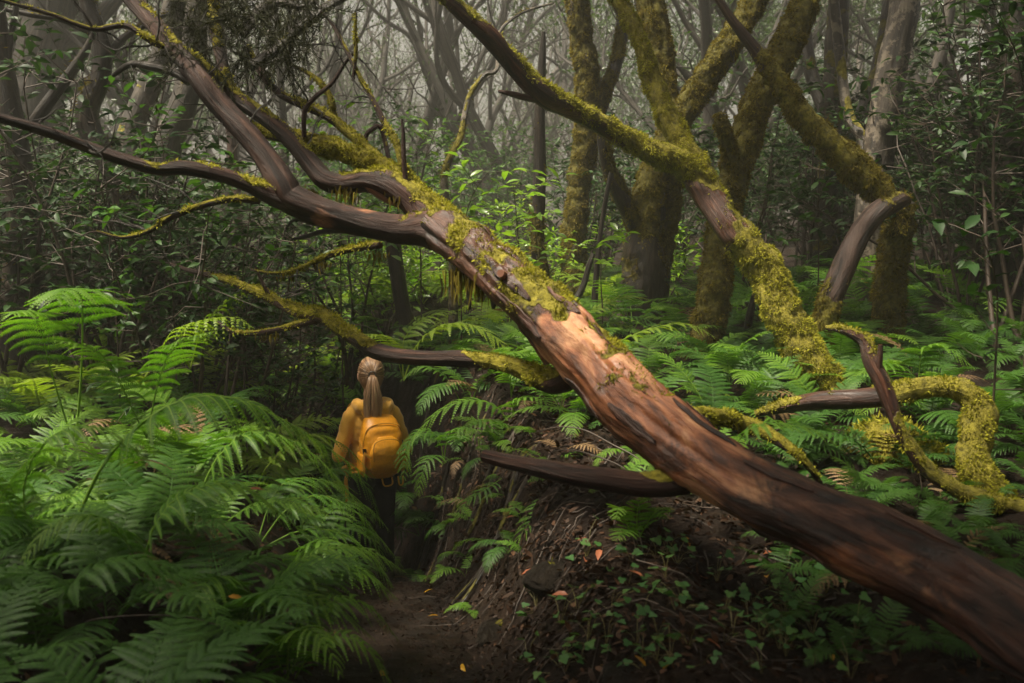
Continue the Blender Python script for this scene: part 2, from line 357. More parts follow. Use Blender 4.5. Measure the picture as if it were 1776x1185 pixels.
def moss_tufts(mb, td, dens=5000, length=0.022, droop=0.4, width=0.006):
    v, dirs, mk = td['v'], td['dirs'], td['moss']
    a = v[:-1, :-1]; b = v[:-1, 1:]; d = v[1:, :-1]; c = v[1:, 1:]
    area = np.linalg.norm(np.cross(b - a, d - a), axis=-1); m = 0.25 * (mk[:-1, :-1] + mk[1:, 1:] + mk[:-1, 1:] + mk[1:, :-1])
    lam = area * dens * np.clip(m, 0, 1); cnt = rng.poisson(lam)
    I, J = np.nonzero(cnt); reps = cnt[I, J]; I = np.repeat(I, reps); J = np.repeat(J, reps)
    k = len(I)
    if not k: return
    s, t = rng.random((2, k, 1))
    p = (a[I, J] * (1 - s) + d[I, J] * s) * (1 - t) + (b[I, J] * (1 - s) + c[I, J] * s) * t
    nn = dirs[I, J]
    cl = fbm(p * 16.0, 2)                                   # clumps of a few centimetres
    L = length * (0.25 + 2.0 * sstep(0.35, 0.65, cl)) * rng.uniform(0.6, 1.3, k)
    dr = nrm(nn * 0.9 + rng.normal(0, 0.55, (k, 3)) + np.array((0, 0, -droop)))
    sd_ = nrm(np.cross(dr, rng.normal(0, 1, (k, 3)))) * width * rng.uniform(0.6, 1.4, (k, 1))
    tip = p + dr * L[:, None]; mid = p + dr * L[:, None] * 0.5
    vv = np.stack([p - nn * 0.004, mid + sd_, tip, mid - sd_], 1).reshape(-1, 3)
    mb.add(vv, quads=np.arange(4 * k).reshape(-1, 4), tint=np.repeat(np.clip(cl * 1.1 + rng.normal(0, 0.08, k), 0, 1), 4))
def px(rows, d=None):
    """rows (px, py, dist, width_px, moss[, wood]) -> xyz, radius, moss, wood"""
    out = []
    for r in rows:
        q = list(r) + [0] * (6 - len(r)); p = P(q[0], q[1], q[2]); out.append([*p, q[3] / 2 / FPX * q[2], q[4], q[5]])
    return out
def wood_part(name, rows, mat, parent, base, seg=18, step=0.03, tuft=None, mossname='moss', mossmat='moss', world_rows=False, label=None, **kw):
    td = tube_data(rows if world_rows else px(rows), seg=seg, step=step, **kw)
    mb = MB(); add_tube(mb, td)
    o = link(name, mb.mesh(name, M[mat], off=base), parent)
    if label: o['label'] = label
    if tuft:
        tb = MB(); moss_tufts(tb, td, **tuft)
        if tb.n:
            mo = link(mossname, tb.mesh('moss', M[mossmat], smooth=False, off=base), o); mo['kind'] = 'stuff'
    return o, td
TUFT = dict(dens=9000, length=0.026, droop=0.5, width=0.005)

# ------------------------------------------------------------------ leaves
def leaf_batch(mb, pos, dirv, normal, size, wid=0.42, fold=0.25, curl=0.25, shape='oval'):
    """one folded, curled leaf blade for each row"""
    k = len(pos); d = nrm(dirv); n = nrm(normal - d * np.sum(normal * d, -1, keepdims=True)); s = np.cross(d, n)
    size = np.broadcast_to(np.asarray(size, float), (k,))[:, None]
    def pt(a, b, h): return pos + d * size * a + s * size * b + n * size * h
    if shape == 'oval':      # base, two mid pairs, midrib points, tip : 6 faces
        w = wid / 2
        V = [pt(0, 0, 0), pt(.28, w * .85, fold * w), pt(.28, 0, -.01), pt(.28, -w * .85, fold * w),
             pt(.62, w * .85, fold * w - curl * .12), pt(.62, 0, -curl * .12), pt(.62, -w * .85, fold * w - curl * .12), pt(1, 0, -curl * .4)]
        q = np.array([(1, 4, 5, 2), (2, 5, 6, 3)]); t = np.array([(0, 1, 2), (0, 2, 3), (4, 7, 5), (5, 7, 6)]); nv = 8
    else:                    # rhombus
        w = wid / 2
        V = [pt(0, 0, 0), pt(.45, w, fold * w), pt(1, 0, -curl * .3), pt(.45, -w, fold * w)]
        q = np.zeros((0, 4), int); t = np.array([(0, 1, 2), (0, 2, 3)]); nv = 4
    V = np.stack(V, 1).reshape(-1, 3); o = (np.arange(k) * nv)[:, None, None]
    mb.add(V, quads=(q[None] + o).reshape(-1, 4) if len(q) else None, tris=(t[None] + o).reshape(-1, 3))
def stick(mb, pts, r0, r1, seg=5):
    p = np.asarray(pts, float); n = len(p); r = np.linspace(r0, r1, n); T, Nn, B = frames(p)
    th = np.arange(seg) / seg * 2 * math.pi
    v = p[:, None] + (Nn[:, None] * np.cos(th)[None, :, None] + B[:, None] * np.sin(th)[None, :, None]) * r[:, None, None]
    i = np.arange(n * seg).reshape(n, seg); j = np.roll(i, -1, axis=1)
    q = np.stack([i[:-1], j[:-1], j[1:], i[1:]], -1).reshape(-1, 4)
    mb.add(v.reshape(-1, 3), quads=q, uv=np.stack([np.tile(th / 6.28, n), np.repeat(np.linspace(0, 1, n), seg)], -1), moss=0.0, wood=0.0)
def wander(p, d, L, n, wob, up):
    out = [np.array(p, float)]; d = np.array(d, float)
    for i in range(n):
        d = nrm(d + rng.normal(0, wob, 3) + np.array((0, 0, up))); out.append(out[-1] + d * L / n)
    return np.array(out), d
# ------------------------------------------------------------------ ferns
UP = np.array((0, 0, 1.0))
def frond_mesh(name, rach, mat, pairs=16, plen=0.26, pinn=12, sag=0.25, start=0.2, veins=False, curl=0.0, lob=0.125):
    c = catmull(rach, 0.012)[:, :3]; s = np.concatenate([[0], np.cumsum(np.linalg.norm(np.diff(c, axis=0), axis=1))]); Lr = s[-1]; s /= Lr
    T = nrm(np.gradient(c, axis=0)); up = UP + 0 * T; S = nrm(np.cross(T, up) + 1e-6); up = nrm(np.cross(S, T))
    mb = MB()
    k = max(6, len(c) // 8); ii = np.linspace(0, len(c) - 1, k).astype(int)
    stick(mb, c[ii], 0.0048 * Lr + 0.001, 0.0008, 4); mb.a.setdefault('young', [np.zeros(0)])
    mb.a = {'young': [np.full(mb.n, 0.55)]}
    for i in range(pairs):
        t = start + (1 - start) * ((i + 0.3) / pairs) ** 0.92
        j = min(len(c) - 1, int(np.searchsorted(s, t))); p0 = c[j]; f = (t - start) / (1 - start)
        Lp = plen * Lr * min(1.0, 0.62 + 1.6 * f) * (1 - f ** 1.7) ** 0.8 + 0.012 * Lr
        for sg in (-1, 1):
            a = R(80 - 38 * f + rng.normal(0, 4)); L_ = Lp * rng.uniform(0.9, 1.08)
            d0 = S[j] * sg * math.sin(a) + T[j] * math.cos(a) + up[j] * rng.normal(0.10, 0.06)
            n = int(max(5, round(pinn * (L_ / (plen * Lr)) ** 0.6))); u = (np.arange(n) + 0.2) / n
            sg_ = sag * rng.uniform(0.6, 1.5)
            mid = p0 + d0 * L_ * u[:, None] * (1 - 0.12 * u[:, None]) - UP * (sg_ * L_ * u ** 2)[:, None] + T[j] * (0.10 * L_ * u ** 2)[:, None]
            if curl: mid = mid - UP * (curl * L_ * u ** 3)[:, None]
            tg = nrm(np.gradient(mid, axis=0)); side = nrm(np.cross(tg, up[j]) + 1e-9); nn = np.cross(side, tg)
            w = lob * L_ * (1 - u ** 1.6) ** 0.75 * np.minimum(1, 0.75 + 1.2 * u) + 0.003 * Lr
            h = 0.5 * L_ / n * 0.92
            yg = np.clip(f * 0.5 + 0.35 * u + rng.normal(0, 0.05), 0, 1) ** 2
            for s2 in (-1, 1):
                dl = nrm(side * s2 + tg * (0.55 + 0.25 * u[:, None]))
                tip = mid + dl * w[:, None] - nn * (w * 0.16)[:, None] + rng.normal(0, 0.02, (n, 3)) * w[:, None]
                b0 = mid - tg * h; b1 = mid + tg * h; bel = mid + dl * (w * 0.6)[:, None] - tg * (h * 0.85) - nn * (w * 0.03)[:, None]; abv = mid + dl * (w * 0.6)[:, None] + tg * (h * 0.6) - nn * (w * 0.03)[:, None]
                V = np.stack([b0, b1, abv, tip, bel], 1).reshape(-1, 3); o = np.arange(n)[:, None] * 5
                mb.add(V, quads=o + np.array([0, 1, 2, 4]), tris=o + np.array([4, 2, 3]), young=np.repeat(yg, 5))
            if veins:
                kk = np.arange(n); wv = 0.0022 * Lr * (1 - 0.8 * u)
                up1 = mid + nn * 0.0012
                V = np.concatenate([up1 + side * wv[:, None], up1 - side * wv[:, None]])
                q = np.stack([kk[:-1], kk[1:], kk[1:] + n, kk[:-1] + n], -1)
                mb.add(V, quads=q, young=0.75)
    mb.a = {'young': mb.a['young']}
    return mb.mesh(name, mat)
def arch(L, e0, e1, n=7, twist=0.0):
    p = [np.zeros(3)]
    for i in range(n):
        e = R(e0 + (e1 - e0) * (i / (n - 1)) ** 0.9); az = twist * (i / n)
        p.append(p[-1] + np.array((math.cos(e) * math.cos(az), math.cos(e) * math.sin(az), math.sin(e))) * L / n)
    return p
FV = {}
def make_variants(key, mat, pairs, pinn, veins=False):
    FV[key] = [frond_mesh('frond', arch(1.0, e0, e1, twist=tw), M[mat], pairs, pl, pinn, sg, 0.2, veins)
               for e0, e1, tw, pl, sg in ((70, -35, 0.2, .27, .3), (58, -25, -0.25, .25, .22), (78, -10, 0.1, .26, .25), (48, -42, 0.3, .28, .35), (64, 5, -0.1, .24, .2))]
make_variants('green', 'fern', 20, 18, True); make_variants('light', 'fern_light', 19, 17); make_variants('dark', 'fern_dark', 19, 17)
make_variants('far', 'fern', 17, 12); make_variants('farlight', 'fern_light', 17, 12); make_variants('dead', 'fern_dead', 13, 9)
def fern(x, y, n, L, key, label, group=None, az=(0, 360), name='fern', z=None, tilt=0.0, mixkey=None):
    zz = gz(x, y) - 0.02 if z is None else z
    t = thing(name, label, 'fern', (x, y, zz), group)
    base = rng.uniform(az[0], az[1])
    for i in range(n):
        a = (az[0] + (az[1] - az[0]) * ((i + rng.uniform(-.3, .3)) / n) + (base if az == (0, 360) else 0))
        kk = mixkey if (mixkey and rng.random() < 0.3) else 'dead' if rng.random() < .035 else key
        link('frond', FV[kk][rng.integers(5)], t, (0, 0, 0), (rng.normal(0, .12), rng.normal(tilt, .14), R(a)), L * rng.uniform(.72, 1.12))
    return t
def hero_fern(label, fronds, key='fern', group=None, name='fern', **kw):
    """fronds: lists of (px, py, dist) along the stalk, all starting at the same plant"""
    b = P(*fronds[0][0]); b[2] = min(b[2], 9)
    gx_, gy_ = b[0], b[1]; t = thing(name, label, 'fern', (b[0], b[1], b[2]), group)
    for f in fronds:
        pts = [P(*q) for q in f]; me = frond_mesh('frond', [p - b for p in pts], M[key], **kw); link('frond', me, t)
    return t

# ------------------------------------------------------------------ shrubs
def shrub_mesh(seed, H, spread, stems, leafsize, lm, per=7, droop=0.0, low=0.3):
    st = MB(); lv = MB(); P_, D_, S_ = [], [], []
    for _ in range(stems):
        az = rng.uniform(0, 6.283); d = np.array((math.cos(az) * spread, math.sin(az) * spread, 1.0))
        main, dd = wander((rng.normal(0, .06), rng.normal(0, .06), -0.05), nrm(d), H * rng.uniform(.75, 1.1), 8, .13, .05)
        stick(st, main, 0.011 * H ** .5, 0.004, 5)
        for k in range(2, 9):
            if k / 8 < low: continue
            for __ in range(rng.integers(2, 4)):
                az2 = rng.uniform(0, 6.283); d2 = nrm(np.array((math.cos(az2), math.sin(az2), rng.uniform(-.1, .7))))
                tw, d3 = wander(main[k], d2, H * rng.uniform(.14, .34), 4, .2, .03 - droop)
                stick(st, tw, 0.004, 0.0015, 4)
                for j in range(per):
                    f = rng.uniform(.25, 1); i = min(3, int(f * 4)); q = tw[i] + (tw[i + 1] - tw[i]) * (f * 4 - i)
                    P_.append(q); az3 = rng.uniform(0, 6.283)
                    D_.append(nrm(nrm(tw[i + 1] - tw[i]) * .7 + np.array((math.cos(az3), math.sin(az3), rng.normal(-.05, .3))))); S_.append(leafsize * rng.uniform(.55, 1.2))
    n = len(P_); leaf_batch(lv, np.array(P_), np.array(D_), UP + rng.normal(0, .45, (n, 3)), np.array(S_), .40, .3, .5)
    return st.mesh('stems', M['twig']), lv.mesh('foliage', M[lm])
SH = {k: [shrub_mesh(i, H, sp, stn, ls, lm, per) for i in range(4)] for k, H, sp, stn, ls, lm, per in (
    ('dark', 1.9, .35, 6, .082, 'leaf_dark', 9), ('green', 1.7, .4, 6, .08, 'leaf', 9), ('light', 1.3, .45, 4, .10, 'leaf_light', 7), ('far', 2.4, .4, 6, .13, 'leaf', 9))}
def shrub(x, y, key, sc, label, group=None, name='laurel_shrub', z=None):
    t = thing(name, label, 'shrub', (x, y, (gz(x, y) - .03) if z is None else z), group, rng.uniform(0, 6.28), sc)
    s, f = SH[key][rng.integers(4)]
    link('stems', s, t); o = link('foliage', f, t); o['kind'] = 'stuff'
    return t
LEAF1 = MB(); leaf_batch(LEAF1, np.zeros((1, 3)), np.array([[1., 0, 0]]), np.array([[0, 0, 1.]]), 1.0, .42, .3, .5); 
LEAFM = {k: LEAF1.mesh('leaf', M[k]) for k in ('leaf_light', 'leaf', 'leaf_dark')}
def put_leaf(parent, me, p, d, s, base, nrml=None):
    d = Vector(d).normalized(); n = Vector(nrml) if nrml is not None else Vector((rng.normal(0, .4), rng.normal(0, .4), 1)); y = n.cross(d).normalized(); z = d.cross(y)
    m = Matrix((d, y, z)).transposed()
    o = link('leaf', me, parent, Vector(p) - Vector(base), (0, 0, 0), s); o.rotation_euler = m.to_euler()
    return o
def sapling(stempx, label, leafkey='leaf_light', ls=.085, twigs=7, per=6, spread=.35, name='laurel_sapling', zground=True, first=0.45):
    """a small plant whose every leaf is a part; stem through photograph points, rooted in the ground"""
    pts = [P(*q) for q in stempx]; g = pts[0].copy(); g[2] = gz(g[0], g[1]) - .03
    pts = [g] + pts if zground and g[2] < pts[0][2] - .05 else pts
    base = pts[0]; t = thing(name, label, 'shrub', base)
    c = catmull(pts, .05); st = MB(); stick(st, c - base, .008, .003, 5); tips = []
    for i in range(twigs):
        k = int(len(c) * (first + (1 - first) * i / max(1, twigs - 1))) - 1; az = rng.uniform(0, 6.283)
        tw, d = wander(c[k], nrm(np.array((math.cos(az), math.sin(az) * .6, rng.uniform(.0, .6)))), spread * rng.uniform(.6, 1.1), 4, .2, .0); stick(st, tw - base, .0035, .0015, 4); tips.append(tw)
    link('stem', st.mesh('stem', M['twig']), t)
    for tw in tips:
        for j in range(per):
            f = .3 + .7 * j / max(1, per - 1); i = min(3, int(f * 3.99)); q = tw[i] + (tw[i + 1] - tw[i]) * (f * 4 - i)
            az = j * 2.4 + rng.normal(0, .4); d = nrm(tw[i + 1] - tw[i]) * .6 + np.array((math.cos(az), math.sin(az), rng.normal(.05, .25)))
            put_leaf(t, LEAFM[leafkey], q, d, ls * rng.uniform(.7, 1.25), base)
    return t

# ------------------------------------------------------------------ crowns and procedural trees
def crown_mesh(rx, rz, clumps, per, ls, hole=0.25):
    mb = MB(); d = nrm(rng.normal(0, 1, (clumps, 3))); r = rng.uniform(hole, 1, (clumps, 1)) ** .5
    c = d * r * np.array((rx, rx, rz)); c[:, 2] += .25 * rx * (fbm(c * .9 + 3, 2) - .5)
    pos = np.repeat(c, per, 0) + rng.normal(0, .20, (clumps * per, 3)) * np.array((1, 1, .6))
    n = len(pos); leaf_batch(mb, pos, rng.normal(0, 1, (n, 3)) * np.array((1, 1, .5)), UP + rng.normal(0, .5, (n, 3)), rng.uniform(.6, 1.2, n) * ls, .45, .25, .4, 'rhomb')
    return mb.mesh('crown', M['canopy'])
CROWN = [crown_mesh(2.3, 1.1, 520, 18, .15) for _ in range(3)]
def add_crown(t, top, base, sc=1.0):
    o = link('crown', CROWN[rng.integers(3)], t, np.asarray(top) - np.asarray(base), (0, 0, rng.uniform(0, 6.28)), sc); return o
def far_tree_mesh(H, lean, limbs, low, fan, leaves=26, ls=.12, r0=.15):
    tr = MB(); tips = []
    main, d = wander((0, 0, -.3), nrm(np.array((math.cos(lean[0]) * lean[1], math.sin(lean[0]) * lean[1], 1.))), H, 12, .13, .06)
    c = catmull(main, .2); stick(tr, c, r0, r0 * .3, 8)
    for i in range(limbs):
        f = low + (.95 - low) * i / limbs; k = int(f * (len(c) - 1)); az = lean[0] + rng.normal(0, 1.0) if rng.random() < .4 else rng.uniform(0, 6.283)
        el = rng.uniform(.5, 1.5) * fan; b, d1 = wander(c[k], nrm(np.array((math.cos(az), math.sin(az), el))), H * rng.uniform(.3, .55), 8, .17, .10)
        r1 = r0 * .5 * (1 - f * .5); stick(tr, catmull(b, .12), r1, r1 * .3, 6)
        for j in range(4):
            kk = 2 + j + rng.integers(0, 2); az2 = rng.uniform(0, 6.283); b2, d2 = wander(b[kk], nrm(nrm(b[kk] - b[kk - 1]) + .8 * np.array((math.cos(az2), math.sin(az2), .3))), H * rng.uniform(.14, .28), 6, .2, .08)
            stick(tr, b2, r1 * .42, r1 * .12, 5)
            for l in range(3):
                az3 = rng.uniform(0, 6.283); b3, d3 = wander(b2[2 + l], nrm(nrm(b2[3] - b2[2]) + .9 * np.array((math.cos(az3), math.sin(az3), .2))), H * rng.uniform(.06, .14), 4, .25, .04)
                stick(tr, b3, r1 * .16, r1 * .05, 4); tips.append(b3[-1]); tips.append(b3[2])
    tips = np.array(tips); keep = tips[:, 2] > H * .33; tips = tips[keep]
    lv = MB(); pos = np.repeat(tips, leaves, 0) + rng.normal(0, .16, (len(tips) * leaves, 3)); n = len(pos)
    leaf_batch(lv, pos, rng.normal(0, 1, (n, 3)), UP + rng.normal(0, .6, (n, 3)), rng.uniform(.6, 1.2, n) * ls, .42, .25, .4, 'rhomb')
    return tr.mesh('trunk', M['far_bark']), lv.mesh('crown', M['canopy'])
FT = [far_tree_mesh(8.5, (rng.uniform(0, 6.28), rng.uniform(.15, .5)), int(l), lo, fn, lv) for l, lo, fn, lv in
      ((8, .18, 1.2, 6), (7, .3, 1.0, 8), (9, .12, 1.5, 5), (8, .25, 1.1, 9), (6, .4, .9, 10), (10, .15, 1.4, 4), (9, .2, .8, 22), (8, .25, .7, 26))]
def far_tree(x, y, k, sc, rz, label, group, name='forest_tree'):
    t = thing(name, label, 'tree', (x, y, gz(x, y)), group, rz, sc); a, b = FT[k]
    link('trunk', a, t); o = link('crown', b, t); o['kind'] = 'stuff'; return t
def near_tree(name, label, trunk, mat, tuft=None, seg=16, crown=1.0, limbs=(), group=None, mossmat='brown_moss', extend=3.4, cat='tree', step=.035, **kw):
    rows = px([(a, b, c, w * .9, *r) for a, b, c, w, *r in trunk]); limbs = [[(a, b, c, w * .9, *r) for a, b, c, w, *r in l] for l in limbs]; base = np.array(rows[0][:3]); base[2] = gz(base[0], base[1]) - .06
    if rows[0][2] > base[2] + .1: rows = [[*base, rows[0][3] * 1.15, rows[0][4], rows[0][5]]] + rows
    t = thing(name, label, cat, base, group)
    top = None
    if extend:
        a, b = np.array(rows[-2][:3]), np.array(rows[-1][:3]); d = nrm(b - a); r = rows[-1][3]
        for i in range(3):
            d = nrm(d + np.array((0, 0, .35)) + rng.normal(0, .08, 3)); b = b + d * extend / 3; r *= .86; rows.append([*b, r, rows[-1][4] * .9, 0])
        top = b
    wood_part('trunk', rows, mat, t, base, seg=seg, step=step, tuft=tuft, mossmat=mossmat, world_rows=True, **kw)
    for lrows in limbs:
        wood_part('limb', lrows, mat, t, base, seg=max(8, seg - 4), step=step, tuft=tuft, mossmat=mossmat, **kw)
    if top is not None and crown: add_crown(t, top + np.array((0, 0, .6)), base, crown * .42)  # crown above the view, scaled for the shade it casts
    return t

# ================================================================== the leaning fallen tree over the path
hb = P(2020, 1250, 2.35); hb[2] = gz(hb[0], hb[1]) - .05
HT = thing('fallen_tree', 'large leaning fallen tree with wet red-brown trunk, moss patches and forked limbs', 'tree', hb)
main_rows = [(2150, 1330, 2.2, 270, 0, .1), (1960, 1215, 2.45, 235, .0, .1), (1776, 1092, 2.7, 205, .08, .15), (1640, 1010, 2.9, 190, .0, .25), (1500, 938, 3.1, 178, .0, .3), (1390, 888, 3.3, 165, .0, .4), (1290, 842, 3.5, 158, .0, .6),
             (1180, 772, 3.75, 150, .05, .85), (1085, 690, 4.0, 145, .12, 1.0), (1030, 630, 4.15, 140, .16, .9), (975, 575, 4.3, 132, .30, .6), (920, 520, 4.45, 124, .48, .3), (870, 470, 4.6, 118, .52, .2), (815, 425, 4.75, 108, .48, .1), (760, 388, 4.9, 96, .42, .1)]
main_rows = [(a, b, c, w * (.78 if a < 1200 else .71), *r) for a, b, c, w, *r in main_rows]
o, tdm = wood_part('trunk', main_rows, 'bark', HT, hb, seg=110, step=.014, rough=.20, ridge=.085, tuft=dict(dens=20000, length=.010, droop=.35, width=.003), mossmat='moss')
def hero_limb(name, rows, seg=30, label=None, tuft=True, step=.02, mat='limb_bark', **kw):
    rows = [(a, b, c, w * .9, *r) for a, b, c, w, *r in rows]
    kw.setdefault('rough', .16); kw.setdefault('ridge', .07)
    return wood_part(name, rows, mat, HT, hb, seg=seg, step=step, tuft=dict(dens=18000, length=.009, droop=.35, width=.003) if tuft else None, mossmat='moss', label=label, **kw)
hero_limb('limb', [(800, 415, 4.8, 80, .2), (745, 398, 4.9, 66, .15, .2), (690, 397, 4.95, 54, 0, .4), (625, 385, 5.0, 52, 0, .5), (560, 368, 5.0, 54, .02, .4), (505, 345, 5.0, 58, .0, .1), (490, 320, 5.0, 52, 0), (462, 275, 5.05, 44, 0), (425, 228, 5.1, 44, .0), (385, 185, 5.15, 42, 0), (345, 135, 5.2, 40, .1), (312, 95, 5.3, 36, .2), (270, 45, 5.4, 34, .3), (230, 0, 5.5, 32, .3), (180, -60, 5.6, 28, .3), (120, -150, 5.8, 20, .2)], label='thick wet purple-brown limb bending up to the left')
hero_limb('limb', [(515, 355, 5.0, 46, 0), (480, 343, 4.98, 40, .05, .2), (435, 322, 4.95, 32, .25), (380, 302, 4.9, 28, .25), (320, 291, 4.85, 27, .2), (270, 292, 4.8, 27, .1), (215, 277, 4.75, 25, 0), (150, 254, 4.7, 23, 0), (80, 228, 4.6, 21, 0), (0, 205, 4.5, 19, 0), (-80, 185, 4.4, 16, 0), (-200, 150, 4.3, 10, 0)], label='long low limb reaching out to the left')
hero_limb('limb', [(800, 420, 4.85, 85, .4), (752, 378, 5.0, 74, .4), (715, 342, 5.05, 62, .3), (680, 320, 5.1, 52, .35), (640, 312, 5.15, 44, .4), (595, 318, 5.2, 40, .3), (565, 312, 5.2, 38, .1), (540, 285, 5.25, 34, .05, .3), (510, 248, 5.3, 32, .1), (475, 215, 5.35, 30, .25), (440, 190, 5.4, 28, .3), (405, 162, 5.45, 26, .35), (385, 110, 5.5, 22, .35), (372, 40, 5.6, 20, .35), (365, -40, 5.7, 16, .3)], label='forked upper limb with peeling bark')
hero_limb('limb', [(735, 345, 5.15, 40, 1.0), (705, 310, 5.2, 34, 1.2), (670, 292, 5.3, 36, 1.2), (625, 275, 5.35, 42, 1.2), (580, 258, 5.4, 40, 1.2), (540, 246, 5.45, 34, 1.1), (500, 236, 5.5, 30, .9), (450, 225, 5.55, 26, .9), (420, 215, 5.6, 18, .8)], label='thick moss-covered limb stump')
hero_limb('branch', [(690, 300, 5.3, 24, 1.1), (650, 268, 5.4, 22, 1.1), (610, 235, 5.5, 20, 1.0), (575, 205, 5.55, 18, .8), (535, 185, 5.6, 17, .6), (490, 165, 5.65, 15, .4), (455, 130, 5.7, 12, .4), (430, 80, 5.8, 10, .4)], seg=12)
hero_limb('branch', [(590, 222, 5.55, 15, 1.1), (578, 200, 5.6, 13, 1.1), (575, 175, 5.6, 12, 1.1), (560, 150, 5.65, 11, 1.0), (540, 130, 5.7, 9, .9), (500, 110, 5.8, 7, .8)], seg=10)
hero_limb('branch', [(715, 320, 5.1, 18, 1.0), (697, 285, 5.12, 15, 1.0), (688, 248, 5.15, 13, .9), (668, 215, 5.2, 12, .5), (645, 170, 5.25, 11, .4), (622, 130, 5.3, 10, .4), (600, 85, 5.35, 8, .4), (575, 40, 5.4, 6, .3), (555, 20, 5.4, 3, .3)], seg=10)
hero_limb('branch', [(612, 140, 5.3, 6, 0), (617, 95, 5.3, 7, .6), (616, 55, 5.3, 7, .8), (617, 22, 5.3, 4, .6)], seg=8)
hero_limb('twig', [(527, 238, 5.4, 9, 0), (528, 195, 5.4, 9, 0), (545, 170, 5.4, 9, 0), (575, 145, 5.4, 8, 0), (598, 110, 5.4, 7, 0), (615, 90, 5.35, 6, 0)], seg=8, tuft=False)
hero_limb('twig', [(703, 315, 5.05, 10, 0), (700, 270, 5.05, 9, 0), (699, 230, 5.05, 7, 0), (697, 207, 5.05, 4, 0)], seg=8, tuft=False)
hero_limb('branch', [(660, 283, 5.5, 9, .2), (640, 270, 5.5, 8, 0), (634, 238, 5.5, 9, 0), (648, 222, 5.5, 10, .1), (660, 220, 5.5, 10, .3), (668, 245, 5.5, 10, .3), (675, 280, 5.45, 9, .4)], seg=8, tuft=False)
# lower limb crossing in front of the hiker's head
hero_limb('limb', [(1010, 640, 4.28, 40, .2), (975, 660, 4.4, 46, .5), (940, 655, 4.5, 44, .95), (900, 638, 4.6, 38, 1.0), (850, 626, 4.7, 33, .85), (805, 622, 4.8, 32, .05), (745, 621, 4.9, 30, 0), (690, 617, 5.0, 30, 0), (650, 607, 5.1, 31, .05), (620, 588, 5.2, 30, .4), (590, 568, 5.3, 29, .6), (555, 546, 5.4, 32, .75), (520, 542, 5.5, 26, .55), (480, 522, 5.6, 22, .65), (440, 504, 5.7, 19, .7), (400, 488, 5.8, 15, .5), (365, 478, 5.9, 11, .3), (325, 468, 6.0, 9, .1), (295, 458, 6.1, 6, 0)], label='low limb with moss, crossing above the hiker')
hero_limb('branch', [(560, 550, 5.4, 22, .6), (520, 562, 5.45, 16, .6), (480, 572, 5.5, 14, .55), (435, 578, 5.55, 12, .4), (400, 574, 5.6, 9, .2), (372, 556, 5.65, 6, .1)], seg=12)
hero_limb('twig', [(470, 518, 5.62, 9, .1), (455, 490, 5.62, 7, .1), (443, 462, 5.62, 4, .0)], seg=7, tuft=False)
hero_limb('branch', [(660, 425, 5.1, 14, .5), (610, 432, 5.2, 13, .6), (560, 447, 5.3, 12, .6), (515, 468, 5.4, 10, .5), (475, 474, 5.5, 7, .3), (435, 468, 5.6, 4, .1)], seg=10)
hero_limb('branch', [(450, 348, 5.0, 16, .6), (400, 346, 5.0, 13, .6), (345, 358, 5.0, 12, .6), (295, 378, 5.0, 11, .6), (255, 402, 5.0, 10, .4), (210, 412, 5.0, 8, .2), (165, 402, 5.0, 5, .1), (140, 410, 5., 3, 0)], seg=10)
hero_limb('branch', [(1240, 815, 3.7, 50, .0), (1185, 832, 3.7, 56, .15), (1120, 840, 3.7, 50, .3), (1060, 832, 3.75, 46, .02), (990, 822, 3.85, 42, 0), (930, 810, 3.95, 36, 0), (880, 800, 4.05, 30, 0), (838, 790, 4.1, 24, 0)], label='broken dead branch stub with grey-brown bark', tuft=False)
hero_limb('twig', [(600, 400, 5.0, 12, 0), (560, 402, 5.0, 10, 0), (525, 412, 5.0, 8, 0), (505, 415, 5.0, 5, 0)], seg=8, tuft=False, mat='dark_bark')
hero_limb('twig', [(640, 402, 5.0, 12, 0), (590, 398, 5.0, 12, 0), (545, 388, 5., 9, 0), (510, 382, 5.0, 6, 0), (494, 402, 5.0, 4, 0)], seg=8, tuft=False, mat='dark_bark')
hero_limb('branch', [(1180, 720, 4.2, 30, .7), (1235, 722, 4.4, 36, .9), (1290, 735, 4.5, 34, .9), (1350, 762, 4.4, 26, .8), (1400, 805, 4.3, 16, .8), (1435, 860, 4.3, 6, .8)], seg=12, label='moss-topped ridge of wood behind the trunk')
hero_limb('limb', [(405, 165, 5.45, 22, .3), (330, 95, 5.4, 16, .5), (270, 75, 5.3, 14, .7), (220, 45, 5.3, 13, .5), (160, 50, 5.25, 10, .3), (90, 25, 5.2, 9, .2), (0, 0, 5.1, 7, .2)], seg=10)
hero_limb('branch', [(330, 140, 5.3, 22, 0), (300, 125, 5.3, 18, 0), (260, 115, 5.3, 15, 0), (225, 112, 5.3, 12, 0), (195, 132, 5.3, 8, 0)], seg=10, mat='dark_bark', tuft=False)
hero_limb('branch', [(435, 115, 5.6, 20, .1), (480, 85, 5.7, 20, .1), (530, 40, 5.8, 19, .1), (570, 10, 5.9, 18, .1), (610, -12, 6., 17, 0)], seg=10, mat='dark_bark')
hero_limb('branch', [(420, 60, 5.6, 18, 0), (450, 20, 5.7, 20, 0), (480, 5, 5.8, 16, 0), (520, 12, 5.8, 10, 0), (530, 8, 5.8, 4, 0)], seg=10, mat='dark_bark', tuft=False)
